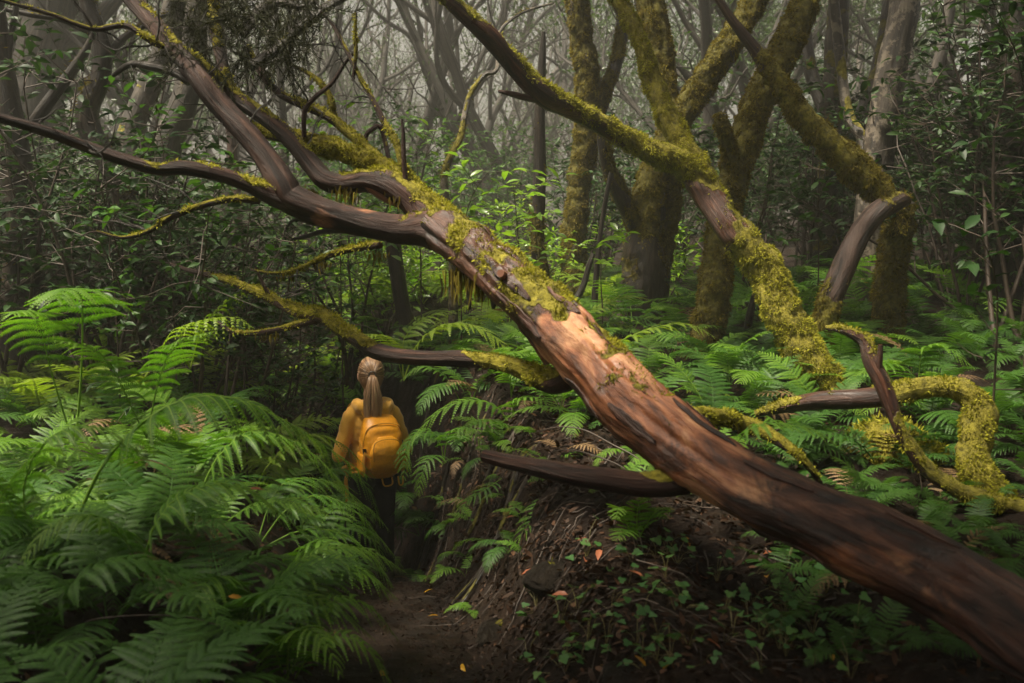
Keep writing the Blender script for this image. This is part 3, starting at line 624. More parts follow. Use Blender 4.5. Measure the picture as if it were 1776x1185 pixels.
# tangled dead twigs on the upper limbs
for k in range(34):
    src = [(270, 45, 5.4), (345, 135, 5.2), (425, 228, 5.1), (150, 254, 4.7), (60, 222, 4.6), (270, 75, 5.3), (160, 50, 5.25), (405, 162, 5.45), (480, 85, 5.7), (535, 185, 5.6), (600, 85, 5.35), (645, 170, 5.25), (480, 522, 5.6), (255, 402, 5.0), (515, 468, 5.4), (365, 478, 5.9), (345, 358, 5.0)][k % 17]
    p0 = P(*src); az = rng.uniform(0, 6.283); tb = MB(); m_tw, d_ = wander(p0, nrm(np.array((math.cos(az), .4 * math.sin(az), rng.uniform(-.5, .9)))), rng.uniform(.22, .55), 9, .22, .02); stick(tb, m_tw, .0065, .0018, 5)
    for l in range(int(rng.integers(2, 5))):
        i_ = int(rng.integers(2, 8)); sub, d_ = wander(m_tw[i_], nrm(m_tw[i_ + 1] - m_tw[i_] + rng.normal(0, .05, 3)), rng.uniform(.08, .26), 6, .28, .02); stick(tb, sub, .0032, .001, 4)
    link('twig', tb.mesh('twig', M['dark_bark'], off=hb), HT)
# loose bark, snapped twig stub, hanging moss rags
def slab(name, rows, parent, base, mat, thick=.012, label=None):
    """a curved strip of bark: rows (px,py,d,width_px)"""
    r = np.array([[*P(a + 20, b - 12, c), w * .8 / FPX * c] for a, b, c, w in rows]); c = catmull(r, .03); T, Nn, B = frames(c[:, :3])
    S = nrm(np.cross(T, np.array((0.2, 1.0, .1)))); F = np.cross(S, T); mb = MB(); k = 5; a = np.linspace(-1, 1, k)
    front = c[:, None, :3] + S[:, None] * (a[None, :, None] * c[:, None, 3:4] * .5) * (1 + .25 * (fbm(c[:, None, :3] * 14 + a[None, :, None], 2)[..., None] - .5)) + F[:, None] * ((a ** 2)[None, :, None] * c[:, None, 3:4] * .18)
    back = front + F[:, None] * thick
    n = len(c); idx = np.arange(n * k).reshape(n, k); q = np.stack([idx[:-1, :-1], idx[:-1, 1:], idx[1:, 1:], idx[1:, :-1]], -1).reshape(-1, 4); o = n * k
    ed = np.concatenate([idx[:, 0], idx[-1, 1:], idx[::-1, -1][1:], idx[0, ::-1][1:]]); e = np.stack([ed[:-1], ed[1:], ed[1:] + o, ed[:-1] + o], -1)
    mb.add(np.concatenate([front.reshape(-1, 3), back.reshape(-1, 3)]), quads=np.concatenate([q, q[:, ::-1] + o, e]), uv=np.tile(np.stack([np.tile(a, n), np.repeat(np.arange(n) * .03, k)], -1), (2, 1)), moss=0., wood=.6)
    ob = link(name, mb.mesh(name, M[mat], off=base), parent)
    if label: ob['label'] = label
    return ob
slab('bark_flap', [(880, 520, 4.46, 30), (892, 555, 4.45, 44), (906, 590, 4.43, 44), (920, 620, 4.41, 30), (928, 645, 4.40, 10)], HT, hb, 'bark', .02, 'loose dark red bark flap hanging under the trunk')
slab('bark_strip', [(832, 480, 4.62, 34), (838, 505, 4.62, 28), (836, 530, 4.62, 18), (835, 548, 4.62, 6)], HT, hb, 'dark_bark')
slab('bark_strip', [(760, 425, 4.83, 30), (768, 450, 4.83, 24), (776, 475, 4.83, 8)], HT, hb, 'dark_bark')
slab('bark_strip', [(612, 330, 5.1, 16), (640, 350, 5.08, 22), (670, 365, 5.05, 18), (690, 372, 5.0, 10)], HT, hb, 'bark')
slab('bark_strip', [(800, 470, 4.7, 24), (795, 500, 4.7, 18), (793, 520, 4.7, 14), (794, 550, 4.7, 4)], HT, hb, 'dark_bark')
slab('bark_strip', [(1058, 735, 3.9, 16), (1064, 752, 3.88, 12), (1070, 765, 3.87, 5)], HT, hb, 'bark')
wood_part('twig_stub', [(880, 488, 4.5, 16, 0, 1.5), (874, 479, 4.42, 16, 0, 1.5), (868, 474, 4.38, 14, 0, 1.5)], 'bark', HT, hb, seg=10, label='pale cut twig stub')
def flake(parent, base, td, i, j, n, m, lift):
    V = td['v'][i:i + n, j:j + m].copy(); D = td['dirs'][i:i + n, j:j + m]; a = np.linspace(0, 1, n)[:, None]; b = np.abs(np.linspace(-1, 1, m))[None]
    jag = fbm(V * 30, 2); V = V + D * (.004 + lift * a ** 2 * (.4 + .6 * b) + .006 * jag)[..., None]
    mid = V[:, m // 2][:, None]; V = mid + (V - mid) * (np.sin(np.pi * np.clip(a * .94 + .03, 0, 1)) ** .6 * (.5 + .8 * jag[:, :1]))[..., None]; W = V - D * .0035; k = n * m; idx = np.arange(k).reshape(n, m)
    q = np.stack([idx[:-1, :-1], idx[:-1, 1:], idx[1:, 1:], idx[1:, :-1]], -1).reshape(-1, 4)
    ed = np.concatenate([idx[:, 0], idx[-1, 1:], idx[::-1, -1][1:], idx[0, ::-1][1:]]); e = np.stack([ed[:-1], ed[1:], ed[1:] + k, ed[:-1] + k], -1)
    uv = td['uv'].reshape(td['v'].shape[0], -1, 2)[i:i + n, j:j + m].reshape(-1, 2)
    mb = MB(); mb.add(np.concatenate([V.reshape(-1, 3), W.reshape(-1, 3)]), quads=np.concatenate([q, q[:, ::-1] + k, e]), uv=np.vstack([uv, uv]), moss=0., wood=float(rng.choice([0, 0, .25])))
    return link('bark_flake', mb.mesh('bark_flake', M['bark'], off=base), parent)
nr_, ns_ = tdm['v'].shape[:2]
for _ in range(26):
    flake(HT, hb, tdm, int(rng.choice([rng.uniform(.25, .5), rng.uniform(.5, .72), rng.uniform(.72, .9), rng.uniform(.72, .9)]) * nr_) - 10, int(rng.integers(0, ns_ - 12)), int(rng.integers(12, 30)), int(rng.integers(5, 10)), rng.uniform(.002, .010))
def rag(parent, base, p, L, n, mat, spread=.03):
    mb = MB(); k = n; s = p + rng.normal(0, spread, (k, 3)) * np.array((1, 1, .4)); d = nrm(np.array((0, 0, -1.)) + rng.normal(0, .18, (k, 3))); leng = L * rng.uniform(.3, 1, k)[:, None]
    sd_ = nrm(np.cross(d, rng.normal(0, 1, (k, 3)))) * .004
    V = np.stack([s - sd_, s + sd_, s + d * leng * .6 + sd_, s + d * leng], 1).reshape(-1, 3); mb.add(V, quads=np.arange(4 * k).reshape(-1, 4), tint=np.repeat(rng.random(k), 4))
    return mb
rg = MB()
for (a, b, d, L, n) in ((795, 470, 4.72, .20, 60), (836, 480, 4.62, .16, 60), (560, 455, 5.35, .06, 40), (500, 475, 5.45, .07, 30), (655, 440, 5.12, .06, 30), (530, 330, 5.2, .10, 40), (600, 330, 5.15, .10, 50), (690, 340, 5.05, .08, 40), (470, 580, 5.5, .05, 40)):
    m2 = rag(HT, hb, P(a, b, d), L, n, None); rg.add(np.vstack(m2.v), quads=np.vstack(m2.q), tint=np.concatenate(m2.a['tint']))
mo = link('hanging_moss', rg.mesh('hanging_moss', M['brown_moss'], smooth=False, off=hb), HT); mo['kind'] = 'stuff'
# dark heather-like sprays that hang from the upper limbs
hs = MB()
for _ in range(260):
    a = rng.uniform(300, 545); b = rng.uniform(-60, 120) - .15 * abs(a - 420); d = rng.uniform(5.1, 5.9)
    st_, dd = wander(P(a, b, d), nrm(np.array((rng.normal(0, .4), rng.normal(0, .3), rng.uniform(-.8, .5)))), rng.uniform(.15, .40), 6, .18, -.12)
    stick(hs, st_, .003, .001, 3)
    k = 46; i = rng.integers(0, 6, k); f = rng.random((k, 1)); pp = st_[i] * (1 - f) + st_[i + 1] * f; ax = nrm(st_[i + 1] - st_[i])
    leaf_batch(hs, pp, ax * .8 + rng.normal(0, .5, (k, 3)), rng.normal(0, 1, (k, 3)), rng.uniform(.025, .06, k), .10, .1, .2, 'rhomb')
o = link('heather_spray', hs.mesh('heather_spray', M['heather'], smooth=False, off=hb), HT); o['kind'] = 'stuff'
add_crown(HT, P(90, -230, 5.8), hb, .2)

# ================================================================== the mossy trees on the right
MT = dict(dens=22000, length=.013, droop=.5, width=.0028); BT = dict(dens=15000, length=.016, droop=.9, width=.0032)
near_tree('mossy_tree', 'leaning tree with bright yellow-green moss and two long limbs rising to the left', [(1500, 800, 6.1, 140, .9), (1465, 725, 6.2, 112, 1.1), (1430, 668, 6.3, 92, 1.2), (1392, 605, 6.4, 80, 1.2), (1355, 540, 6.5, 78, 1.2), (1338, 485, 6.6, 74, 1.2), (1305, 438, 6.65, 70, 1.1), (1268, 395, 6.7, 62, .35), (1238, 352, 6.8, 58, .05), (1214, 312, 6.85, 62, .9), (1196, 275, 6.9, 55, 1.2)],
          'bark', MT, 26, limbs=[[(1212, 308, 6.87, 56, 1.1), (1170, 276, 6.85, 50, 1.1), (1130, 262, 6.8, 46, 1.0), (1080, 236, 6.75, 43, .9), (1035, 210, 6.7, 42, .85), (985, 185, 6.6, 43, .5), (945, 165, 6.5, 46, .3), (918, 140, 6.45, 42, .35), (885, 105, 6.4, 38, .4), (850, 65, 6.3, 36, .4), (812, 30, 6.25, 34, .55), (775, -5, 6.2, 32, .7), (720, -60, 6.1, 28, .5), (640, -160, 6.1, 20, .3)],
                                 [(1210, 305, 6.88, 56, 1.2), (1190, 262, 6.95, 46, 1.2), (1160, 205, 7.05, 40, 1.2), (1135, 150, 7.15, 35, 1.2), (1118, 95, 7.2, 33, 1.1), (1098, 45, 7.3, 31, 1.0), (1072, 0, 7.4, 30, .9), (1040, -60, 7.5, 28, .6), (1000, -200, 7.6, 20, .5)],
                                 [(955, 172, 6.5, 22, 0), (915, 170, 6.45, 13, 0), (890, 164, 6.4, 11, 0), (864, 158, 6.4, 5, 0)]], mossmat='moss', extend=0, rough=.14)
MTREE = bpy.data.objects['mossy_tree']; add_crown(MTREE, P(960, -560, 7.6), MTREE.location, .6)
near_tree('mossy_tree', 'upright tree shaggy with ochre moss, crossing behind the leaning yellow-green one', [(1205, 655, 7.6, 78, .8), (1222, 595, 7.6, 66, .95), (1238, 510, 7.6, 70, 1.1), (1248, 430, 7.7, 60, .7), (1262, 340, 7.8, 64, 1.1), (1290, 250, 7.9, 62, 1.2), (1312, 185, 7.95, 60, 1.2), (1345, 115, 8.0, 62, 1.2), (1375, 55, 8.1, 58, 1.2), (1400, -10, 8.2, 54, 1.1)],
          'dark_bark', BT, 24, crown=1.4, limbs=[[(1275, 300, 7.8, 36, 1.1), (1262, 250, 7.75, 30, 1.1), (1252, 215, 7.7, 28, 1.0), (1246, 195, 7.7, 16, .8)]])
near_tree('twisted_tree', 'twisted tree with bare furrowed red bark and a mossy limb thrown back to the left', [(1420, 605, 7.2, 62, 1.0), (1430, 555, 7.2, 46, .9), (1440, 520, 7.2, 44, .5), (1462, 465, 7.25, 46, .05), (1490, 408, 7.3, 44, 0), (1520, 370, 7.3, 42, 0), (1552, 350, 7.35, 40, .1), (1572, 345, 7.4, 28, .5)],
          'red_bark', BT, 20, extend=0, limbs=[[(1548, 352, 7.35, 44, .6), (1518, 325, 7.4, 56, 1.1), (1480, 288, 7.4, 60, 1.1), (1440, 250, 7.4, 56, 1.1), (1395, 205, 7.4, 52, 1.1), (1362, 160, 7.4, 46, 1.1), (1335, 120, 7.4, 36, .9), (1305, 80, 7.4, 24, .4), (1270, 35, 7.4, 17, .05), (1240, -10, 7.4, 14, 0), (1200, -70, 7.4, 12, 0)]])
near_tree('mossy_tree', 'short dark mossy trunk beneath the bend of the twisted red tree', [(1535, 600, 7.7, 66, .8), (1540, 540, 7.7, 66, .9), (1548, 460, 7.7, 62, 1.0), (1560, 390, 7.65, 56, 1.1), (1568, 350, 7.6, 40, 1.1)], 'dark_bark', BT, 20, extend=0)
near_tree('lichen_tree', 'straight tree with pale lichen-blotched bark leaning slightly right', [(1500, 560, 9.5, 78, .3), (1506, 420, 9.5, 62, .1), (1518, 310, 9.5, 60, .02), (1532, 205, 9.5, 58, 0), (1550, 100, 9.5, 56, .0), (1570, 0, 9.5, 54, 0)], 'pale_bark', None, 20, crown=2.0, limbs=[[(1512, 330, 9.45, 40, 0), (1500, 250, 9.6, 24, .2), (1470, 190, 9.8, 20, .3), (1455, 80, 10, 20, .3), (1440, -60, 10, 18, .3)]], rough=.06)
near_tree('mossy_tree', 'stout forked trunk with flaking bark and moss, a bowed limb on its left side', [(1100, 570, 9.3, 100, .1), (1112, 500, 9.3, 88, .1), (1118, 420, 9.3, 78, .5), (1125, 340, 9.3, 66, .9), (1150, 260, 9.4, 52, 1.0), (1205, 165, 9.5, 54, 1.0), (1255, 90, 9.5, 54, 1.0), (1315, -10, 9.6, 50, .9)], 'dark_bark', BT, 22, crown=1.8,
          limbs=[[(1105, 390, 9.25, 40, .6), (1078, 340, 9.2, 34, .6), (1058, 295, 9.15, 30, .6), (1048, 250, 9.1, 26, .6), (1040, 190, 9.1, 20, .5)], [(1130, 560, 9.35, 60, .2), (1145, 470, 9.35, 40, .5), (1160, 380, 9.4, 38, .7), (1168, 290, 9.5, 40, .9), (1150, 140, 9.7, 56, 1.0), (1128, 0, 9.8, 58, 1.0), (1110, -90, 9.9, 52, .8)]])
near_tree('mossy_tree', 'dark upright mossy tree with a slight S-bend behind the thin dead stem', [(998, 540, 10.5, 62, .8), (995, 440, 10.5, 52, .9), (1003, 330, 10.5, 46, .9), (1018, 230, 10.5, 52, 1.0), (1020, 150, 10.5, 52, 1.0), (1008, 60, 10.5, 46, .9), (1000, -20, 10.5, 42, .8)], 'dark_bark', BT, 18, crown=1.5, limbs=[[(1018, 240, 10.5, 40, .8), (1050, 160, 10.6, 28, .7), (1075, 80, 10.7, 24, .6), (1085, -30, 10.8, 22, .5)]])
near_tree('dead_sapling', 'thin dead snapped-off stem standing behind the yellow-green mossy limb', [(955, 512, 8.8, 24, .3), (938, 460, 8.8, 28, .6), (932, 400, 8.8, 27, .7), (936, 300, 8.8, 24, .3), (936, 200, 8.8, 20, .1), (940, 110, 8.8, 15, 0), (943, 55, 8.8, 7, 0)], 'dark_bark', dict(dens=5000, length=.025, droop=.5, width=.005), 12, extend=0)
near_tree('mossy_tree', 'tall dark straight trunk between the shaggy tree and the lichen-blotched tree', [(1428, 500, 11, 60, .3), (1436, 380, 11, 52, .4), (1440, 250, 11, 46, .5), (1448, 120, 11, 44, .5), (1455, 0, 11, 42, .5)], 'dark_bark', None, 14, crown=2.2, limbs=[[(1445, 330, 11, 34, .3), (1480, 240, 11.2, 30, .3), (1520, 130, 11.4, 28, .3), (1545, 0, 11.6, 26, .3)], [(1440, 210, 11, 30, .3), (1405, 120, 11.3, 26, .3), (1390, 0, 11.5, 24, .3)]])
near_tree('mossy_tree', 'dark trunk rising among black-green foliage right of the lichen-blotched tree', [(1745, 540, 8.2, 66, .2), (1752, 420, 8.2, 60, .2), (1762, 280, 8.2, 56, .1), (1758, 140, 8.2, 54, .1), (1775, 0, 8.2, 50, .1)], 'dark_bark', None, 14, crown=2.2)
near_tree('forest_tree', 'slim hazy trunk forking high, seen right of the lichen-blotched tree', [(1300 + 330, 420, 15, 36, 0), (1622, 300, 15, 30, 0), (1612, 180, 15, 26, 0), (1640, 60, 15, 22, 0), (1650, -30, 15, 20, 0)], 'far_bark', None, 10, limbs=[[(1615, 200, 15, 20, 0), (1580, 110, 15.2, 16, 0), (1575, 0, 15.4, 14, 0)]], crown=.8)
# arching roots / low branches right of the leaning trunk
rb = P(1800, 900, 4.6); rb[2] = gz(rb[0], rb[1]) - .05
AR = thing('arching_branch', 'thick moss-covered branch arching over ferns and bending down to the ground', 'branch', rb)
RT = dict(dens=18000, length=.009, droop=.4, width=.003)
wood_part('limb', [(1310, 718, 5.3, 12, .5), (1360, 705, 5.25, 24, .4), (1420, 695, 5.2, 32, .15), (1490, 692, 5.1, 34, .1), (1545, 685, 5.05, 38, .7), (1600, 672, 5.0, 38, 1.0), (1655, 675, 4.95, 42, 1.0), (1695, 698, 4.9, 54, 1.0), (1698, 740, 4.85, 62, 1.0), (1686, 790, 4.8, 56, 1.0), (1700, 830, 4.7, 58, 1.0), (1740, 868, 4.65, 50, .9), (1800, 905, 4.6, 44, .6), (1860, 950, 4.5, 40, .4)], 'bark', AR, rb, seg=20, tuft=RT, mossmat='moss')
rb2 = P(1830, 915, 4.45); rb2[2] = gz(rb2[0], rb2[1]) - .05
AR2 = thing('crooked_branch', 'slender crooked branch with thin moss rising to a hooked tip over the arching branch', 'branch', rb2)
wood_part('limb', [(1432, 568, 4.9, 8, .4), (1465, 573, 4.85, 18, .5), (1500, 592, 4.8, 24, .4), (1510, 625, 4.75, 28, .2), (1530, 662, 4.7, 30, .1), (1548, 710, 4.65, 27, .1), (1570, 760, 4.6, 26, .4), (1605, 810, 4.55, 27, .7), (1660, 848, 4.5, 30, .9), (1720, 868, 4.45, 32, .9), (1790, 890, 4.4, 34, .7), (1850, 940, 4.35, 34, .4)], 'bark', AR2, rb2, seg=16, tuft=RT, mossmat='moss')
wood_part('twig', [(1522, 650, 4.7, 12, 0), (1526, 620, 4.7, 11, 0), (1527, 598, 4.7, 8, 0)], 'bark', AR2, rb2, seg=8)
mbm = P(1560, 860, 4.9)
# mossy mound at the leaning tree's foot
def lump(name, ctr, rad, mat, label, cat, tuft=True, seed=0, mossv=1.0, parent=None, dens=8000):
    n, m = 28, 40; th = np.linspace(0, math.pi, n)[:, None]; ph = np.linspace(0, 2 * math.pi, m + 1)[None]
    d = np.stack([np.sin(th) * np.cos(ph), np.sin(th) * np.sin(ph), np.cos(th) + 0 * ph], -1)
    r = 1 + .45 * (fbm(d * 1.7 + seed, 3) - .5) + .2 * (fbm(d * 6 + seed, 2) - .5); v = d * r[..., None] * np.asarray(rad); v[:, -1] = v[:, 0]
    idx = np.arange(n * (m + 1)).reshape(n, m + 1); q = np.stack([idx[:-1, :-1], idx[1:, :-1], idx[1:, 1:], idx[:-1, 1:]], -1).reshape(-1, 4)
    mk = sstep(.35, .65, mossv + .6 * d[..., 2] + .9 * (fbm(v * 9 + seed, 2) - .5)) ; mb = MB(); mb.add(v.reshape(-1, 3), quads=q, moss=mk.ravel(), wood=0., uv=np.stack([ph + 0 * th, th + 0 * ph], -1).reshape(-1, 2))
    t = tag(link(name, mb.mesh(name, M[mat]), None, ctr), label, cat)
    if tuft:
        tb = MB(); moss_tufts(tb, dict(v=v, dirs=d, moss=mk), dens=dens, length=.024, droop=.3, width=.005)
        if tb.n: o = link('moss', tb.mesh('moss', M['moss'], smooth=False), t); o['kind'] = 'stuff'
    return t
lx, ly = P(1545, 840, 5.4)[:2]; lump('mossy_mound', (lx, ly, P(1545, 750, 5.4)[2] - .30), (.30, .34, .32), 'stone', 'mossy mound behind the fallen trunk under the arching branch', 'mound', seed=3)
for a, b, d, rad, lab, sd2 in ((862, 1085, 4.35, (.10, .10, .09), 'rounded mossy stone at the edge of the muddy path', 5), (970, 985, 4.6, (.16, .12, .08), 'flat brown stone set in the leaf-littered bank', 8), (1085, 1165, 3.9, (.09, .08, .06), 'small dark stone low on the bank near ivy', 9)):
    p = ground_hit(a, b); lump('stone', (p[0], p[1], gz(p[0], p[1]) - rad[2] * .7), rad, 'stone', lab, 'stone', True, sd2, -.15, dens=2500)

# ================================================================== trees on the left
LT = dict(dens=5000, length=.024, droop=.5, width=.005)
near_tree('crooked_tree', 'dark crooked tree with an elbow bend behind the long low limb', [(235, 560, 8, 52, .2), (222, 400, 8, 46, .2), (210, 330, 8, 44, .2), (185, 275, 8, 44, .3), (155, 225, 8, 44, .4), (152, 185, 8, 42, .4), (172, 140, 8, 36, .4), (178, 90, 8, 33, .3), (165, 40, 8, 32, .3), (148, -10, 8, 30, .3)], 'dark_bark', LT, 18, crown=1.0, limbs=[[(178, 110, 8, 20, .3), (215, 65, 8.1, 14, .4), (260, 40, 8.2, 10, .4), (300, 20, 8.3, 6, .3)], [(160, 60, 8, 16, .3), (110, 35, 7.9, 12, .3), (50, 25, 7.8, 10, .2), (-20, 10, 7.7, 8, .2)]])
near_tree('dark_tree', 'heavy dark trunk at the forest edge with a diagonal branch reaching up right', [(40, 560, 7.5, 80, .2), (38, 420, 7.5, 66, .2), (28, 300, 7.5, 60, .2), (10, 190, 7.5, 54, .2), (-5, 90, 7.5, 48, .2), (-15, 0, 7.5, 44, .2)], 'dark_bark', LT, 18, crown=1.3, limbs=[[(0, 285, 7.5, 22, .1), (45, 230, 7.5, 22, .1), (85, 175, 7.5, 22, .1), (120, 130, 7.5, 20, .2), (150, 85, 7.5, 14, .2), (165, 50, 7.5, 8, .2)], [(5, 180, 7.5, 18, .2), (15, 90, 7.5, 13, .1), (30, 0, 7.6, 10, .1), (35, -50, 7.6, 8, .1)]])
near_tree('dark_tree', 'pair of dark leaning trunks in the mist behind the crooked elbow-bent tree', [(240, 480, 11, 62, .1), (240, 330, 11, 52, .1), (225, 240, 11, 46, .1), (250, 170, 11, 44, .1), (285, 90, 11, 44, .1), (305, 0, 11, 42, .1)], 'far_bark', None, 14, crown=1.4, limbs=[[(275, 330, 10.8, 50, .1), (295, 240, 10.8, 56, .1), (320, 180, 10.8, 50, .1), (335, 100, 10.8, 44, .1), (345, -20, 10.8, 40, .1)]])
near_tree('forest_tree', 'massive pale grey trunk fading in mist, branches spreading to both sides', [(70, 420, 15, 100, .0), (62, 280, 15, 92, .0), (58, 180, 15, 88, .0), (70, 90, 15, 86, .0), (95, 0, 15, 80, .0)], 'far_bark', None, 14, limbs=[[(75, 130, 15, 46, 0), (130, 70, 15.2, 34, 0), (190, 10, 15.4, 28, 0), (240, -60, 15.5, 22, 0)], [(60, 200, 15, 40, 0), (110, 160, 14.8, 26, 0), (160, 140, 14.6, 20, 0), (220, 135, 14.4, 12, 0)]])
near_tree('pale_sapling', 'thin crooked pale stem twisting upward behind the fork of the fallen tree', [(785, 420, 8.2, 17, .3), (776, 365, 8.2, 17, .5), (770, 310, 8.2, 16, .5), (782, 270, 8.2, 15, .4), (798, 240, 8.3, 14, .4), (806, 200, 8.4, 13, .3), (815, 165, 8.5, 11, .3), (840, 130, 8.6, 9, .2), (862, 120, 8.6, 8, .1), (865, 60, 8.8, 7, .1), (900, 25, 8.9, 6, .1), (960, 5, 9, 4, 0)], 'pale_bark', dict(dens=5000, length=.015, droop=.3, width=.004), 10, extend=0)
for a, d, lab in (((( 420, 500), (415, 420), (412, 350), (405, 280)), 13, 'thin reddish trunk in misty gap under the low limb'), (((320 + 360, 400), (690, 480), (700, 540), (706, 560)), 9, 'short broken snag leaning among ferns behind the hiker')):
    rows = [(x_, y_, d, 18 if d > 10 else 30, .1) for x_, y_ in a]
    if d < 10: rows = rows[::-1]
    near_tree('thin_tree' if d > 10 else 'broken_snag', lab, rows, 'red_bark' if d > 10 else 'dark_bark', None, 10, extend=3 if d > 10 else 0, crown=.6)
for (r_, lab) in (([(985, 548, 8.6, 14, 0), (1010, 500, 8.6, 13, 0), (1022, 460, 8.6, 11, 0), (1030, 440, 8.6, 8, 0)], 'short bent dead sapling standing among ferns before the upright mossy tree'), ([(1030, 548, 8.9, 16, .1), (1035, 470, 8.9, 12, 0), (1045, 380, 8.9, 10, 0), (1060, 300, 8.9, 9, 0)], 'thin black upright stem beside the stout forked trunk'), ([(1295, 585, 7.9, 18, .2), (1302, 540, 7.9, 15, 0), (1312, 500, 7.9, 11, 0), (1318, 470, 7.9, 7, 0)], 'dark stub of dead wood between the two shaggy mossy trunks')):
    near_tree('dead_sapling', lab, r_, 'dark_bark', None, 9, extend=0)

# unseen trees added so their crowns shade the near path and mist
for (x, y, r_, cr) in ((-3.4, 2.6, .16, ((-2.9, 1.9, 3.6), (-1.2, 1.2, 3.9))), (3.3, 1.2, .17, ((1.6, 1.9, 3.8), (.2, 2.0, 4.2))), (-1.6, -1.8, .15, ((-1.2, .4, 3.6), (.4, 1.6, 4.0))), (4.6, 4.4, .15, ((3.6, 4.8, 3.7),))):
    g = gz(x, y) - .05; t = thing('added_shade_tree', 'unseen leafy tree added to shade the near path', 'tree', (x, y, g), 'unseen trees added to shade the near path')
    c0 = np.array(cr[0]) + np.array((0, 0, CAMZ)); wood_part('trunk', [[x, y, g, r_ * 1.3, .2, 0], [x * 1.02, y * 1.02, g + 1.5, r_, .2, 0], [x * .97, y, g + 3.0, r_ * .85, .2, 0], [*(c0 * .6 + np.array((x, y, g + 4)) * .4), r_ * .6, .1, 0], [*c0, r_ * .35, 0, 0]], 'dark_bark', t, np.array((x, y, g)), seg=12, step=.08, world_rows=True)
    for c in cr: add_crown(t, np.array(c) + np.array((0, 0, CAMZ)), (x, y, g), .82)
# ================================================================== misty forest behind
REG = (('forest_tree', 'slender many-branched tree in the central mist', 'slender trees in the central mist', 46, -.26, .14, 17, 64),
       ('forest_tree', 'pale bare-limbed tree in the bright mist on the left side', 'trees in the mist on the left', 26, -.62, -.26, 14, 46),
       ('forest_tree', 'thin-stemmed hazy tree behind the mossy trunks on the right', 'hazy trees behind the mossy trunks', 36, .14, .62, 14, 46))
placed = []
for name, lab, grp, n, u0, u1, d0, d1 in REG:
    k = 0; tries = 0
    while k < n and tries < 3000:
        tries += 1
        d = d0 + (d1 - d0) * rng.random() ** (.85 if d1 > 50 else 1.15); u = rng.uniform(u0, u1); x, y = u * d, d
        if any((x - a) ** 2 + (y - b) ** 2 < (.9 + .02 * d) ** 2 for a, b in placed): continue
        placed.append((x, y)); k += 1
        far_tree(x, y, int(rng.integers(6)) if u0 < -.2 and u1 < .2 and u0 > -.3 else int(rng.choice([6, 7, 1, 3])), rng.uniform(.75, 1.15), rng.uniform(0, 6.28), lab, grp, name)
# ================================================================== ferns by area
def scatter_ferns(n, xr, yr, key, L, nf, label, group, minsp=.33, az=(0, 360), ok=None, mixkey=None, tilt=0.0, clear=.42):
    pts = []; tries = 0
    while len(pts) < n and tries < 5000:
        tries += 1; x = rng.uniform(*xr); y = rng.uniform(*yr)
        if abs(x - path_x(y)) < clear and y < 7.8: continue
        if ok and not ok(x, y): continue
        if any((x - a) ** 2 + (y - b) ** 2 < minsp ** 2 for a, b in pts): continue
        pts.append((x, y))
        fern(x, y, int(rng.integers(*nf)), L * rng.uniform(.75, 1.2), key, label, group, az, mixkey=mixkey, tilt=tilt)
    return pts
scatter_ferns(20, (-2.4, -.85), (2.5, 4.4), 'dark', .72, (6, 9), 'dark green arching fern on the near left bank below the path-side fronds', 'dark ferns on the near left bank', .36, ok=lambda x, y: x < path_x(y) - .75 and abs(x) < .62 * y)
scatter_ferns(20, (-3.6, -1.3), (4.4, 6.6), 'green', .72, (6, 9), 'lush green fern in the thicket between path and dark shrubs on the left', 'lush ferns left of the hiker', .38, ok=lambda x, y: x < path_x(y) - .75, mixkey='dark')
scatter_ferns(16, (-4.2, -1.9), (6.6, 9), 'light', .8, (5, 8), 'yellow-green fern behind the left thicket at the edge of the mist', 'yellow-green ferns at the thicket edge', .42)
scatter_ferns(30, (-3.2, 1.0), (8.2, 13.0), 'farlight', .95, (5, 8), 'bright fern carpeting the clearing behind the hiker', 'bright ferns in the clearing', .45, mixkey='far')
scatter_ferns(36, (-.6, 2.6), (5.6, 8.4), 'green', .60, (5, 8), 'green fern on top of the right bank behind the fallen trunk', 'ferns on the right bank top', .36, ok=lambda x, y: x > path_x(y) + .85, mixkey='dark')
scatter_ferns(44, (.6, 5.6), (8.2, 12.5), 'far', .80, (5, 8), 'mid-green fern at the foot of the mossy trunks', 'ferns among the mossy trunks', .36, mixkey='dark')
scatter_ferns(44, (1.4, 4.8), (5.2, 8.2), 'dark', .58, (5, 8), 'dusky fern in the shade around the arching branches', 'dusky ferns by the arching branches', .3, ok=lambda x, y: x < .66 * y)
scatter_ferns(9, (-.15, 1.2), (4.5, 6.0), 'green', .36, (3, 6), 'small fern hanging on the earth bank below the fallen trunk', 'small ferns on the earth bank', .3, ok=lambda x, y: x > path_x(y) + .5, tilt=.25)
scatter_ferns(6, (-.3, .8), (5.2, 6.3), 'dead', .38, (2, 4), 'withered brown fern hanging on the earth bank', 'withered ferns on the bank', .3, ok=lambda x, y: x > path_x(y) + .45, tilt=.5)
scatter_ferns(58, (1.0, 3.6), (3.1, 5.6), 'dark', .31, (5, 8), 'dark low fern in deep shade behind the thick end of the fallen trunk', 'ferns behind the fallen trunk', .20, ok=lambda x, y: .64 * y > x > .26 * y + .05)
scatter_ferns(12, (-.9, .6), (6.0, 8.2), 'green', .55, (4, 7), 'green fern leaning over the bank edge right of the hiker', 'ferns leaning over the bank edge', .3, ok=lambda x, y: path_x(y) + .62 < x < path_x(y) + 1.3)
scatter_ferns(12, (-1.2, .3), (6.9, 9.6), 'dark', .50, (5, 8), 'fern clinging to the steep earth wall in the hollow right of the hiker', 'ferns on the hollow wall', .24, ok=lambda x, y: path_x(y) + .34 < x < path_x(y) + .85, clear=.33, tilt=.2)
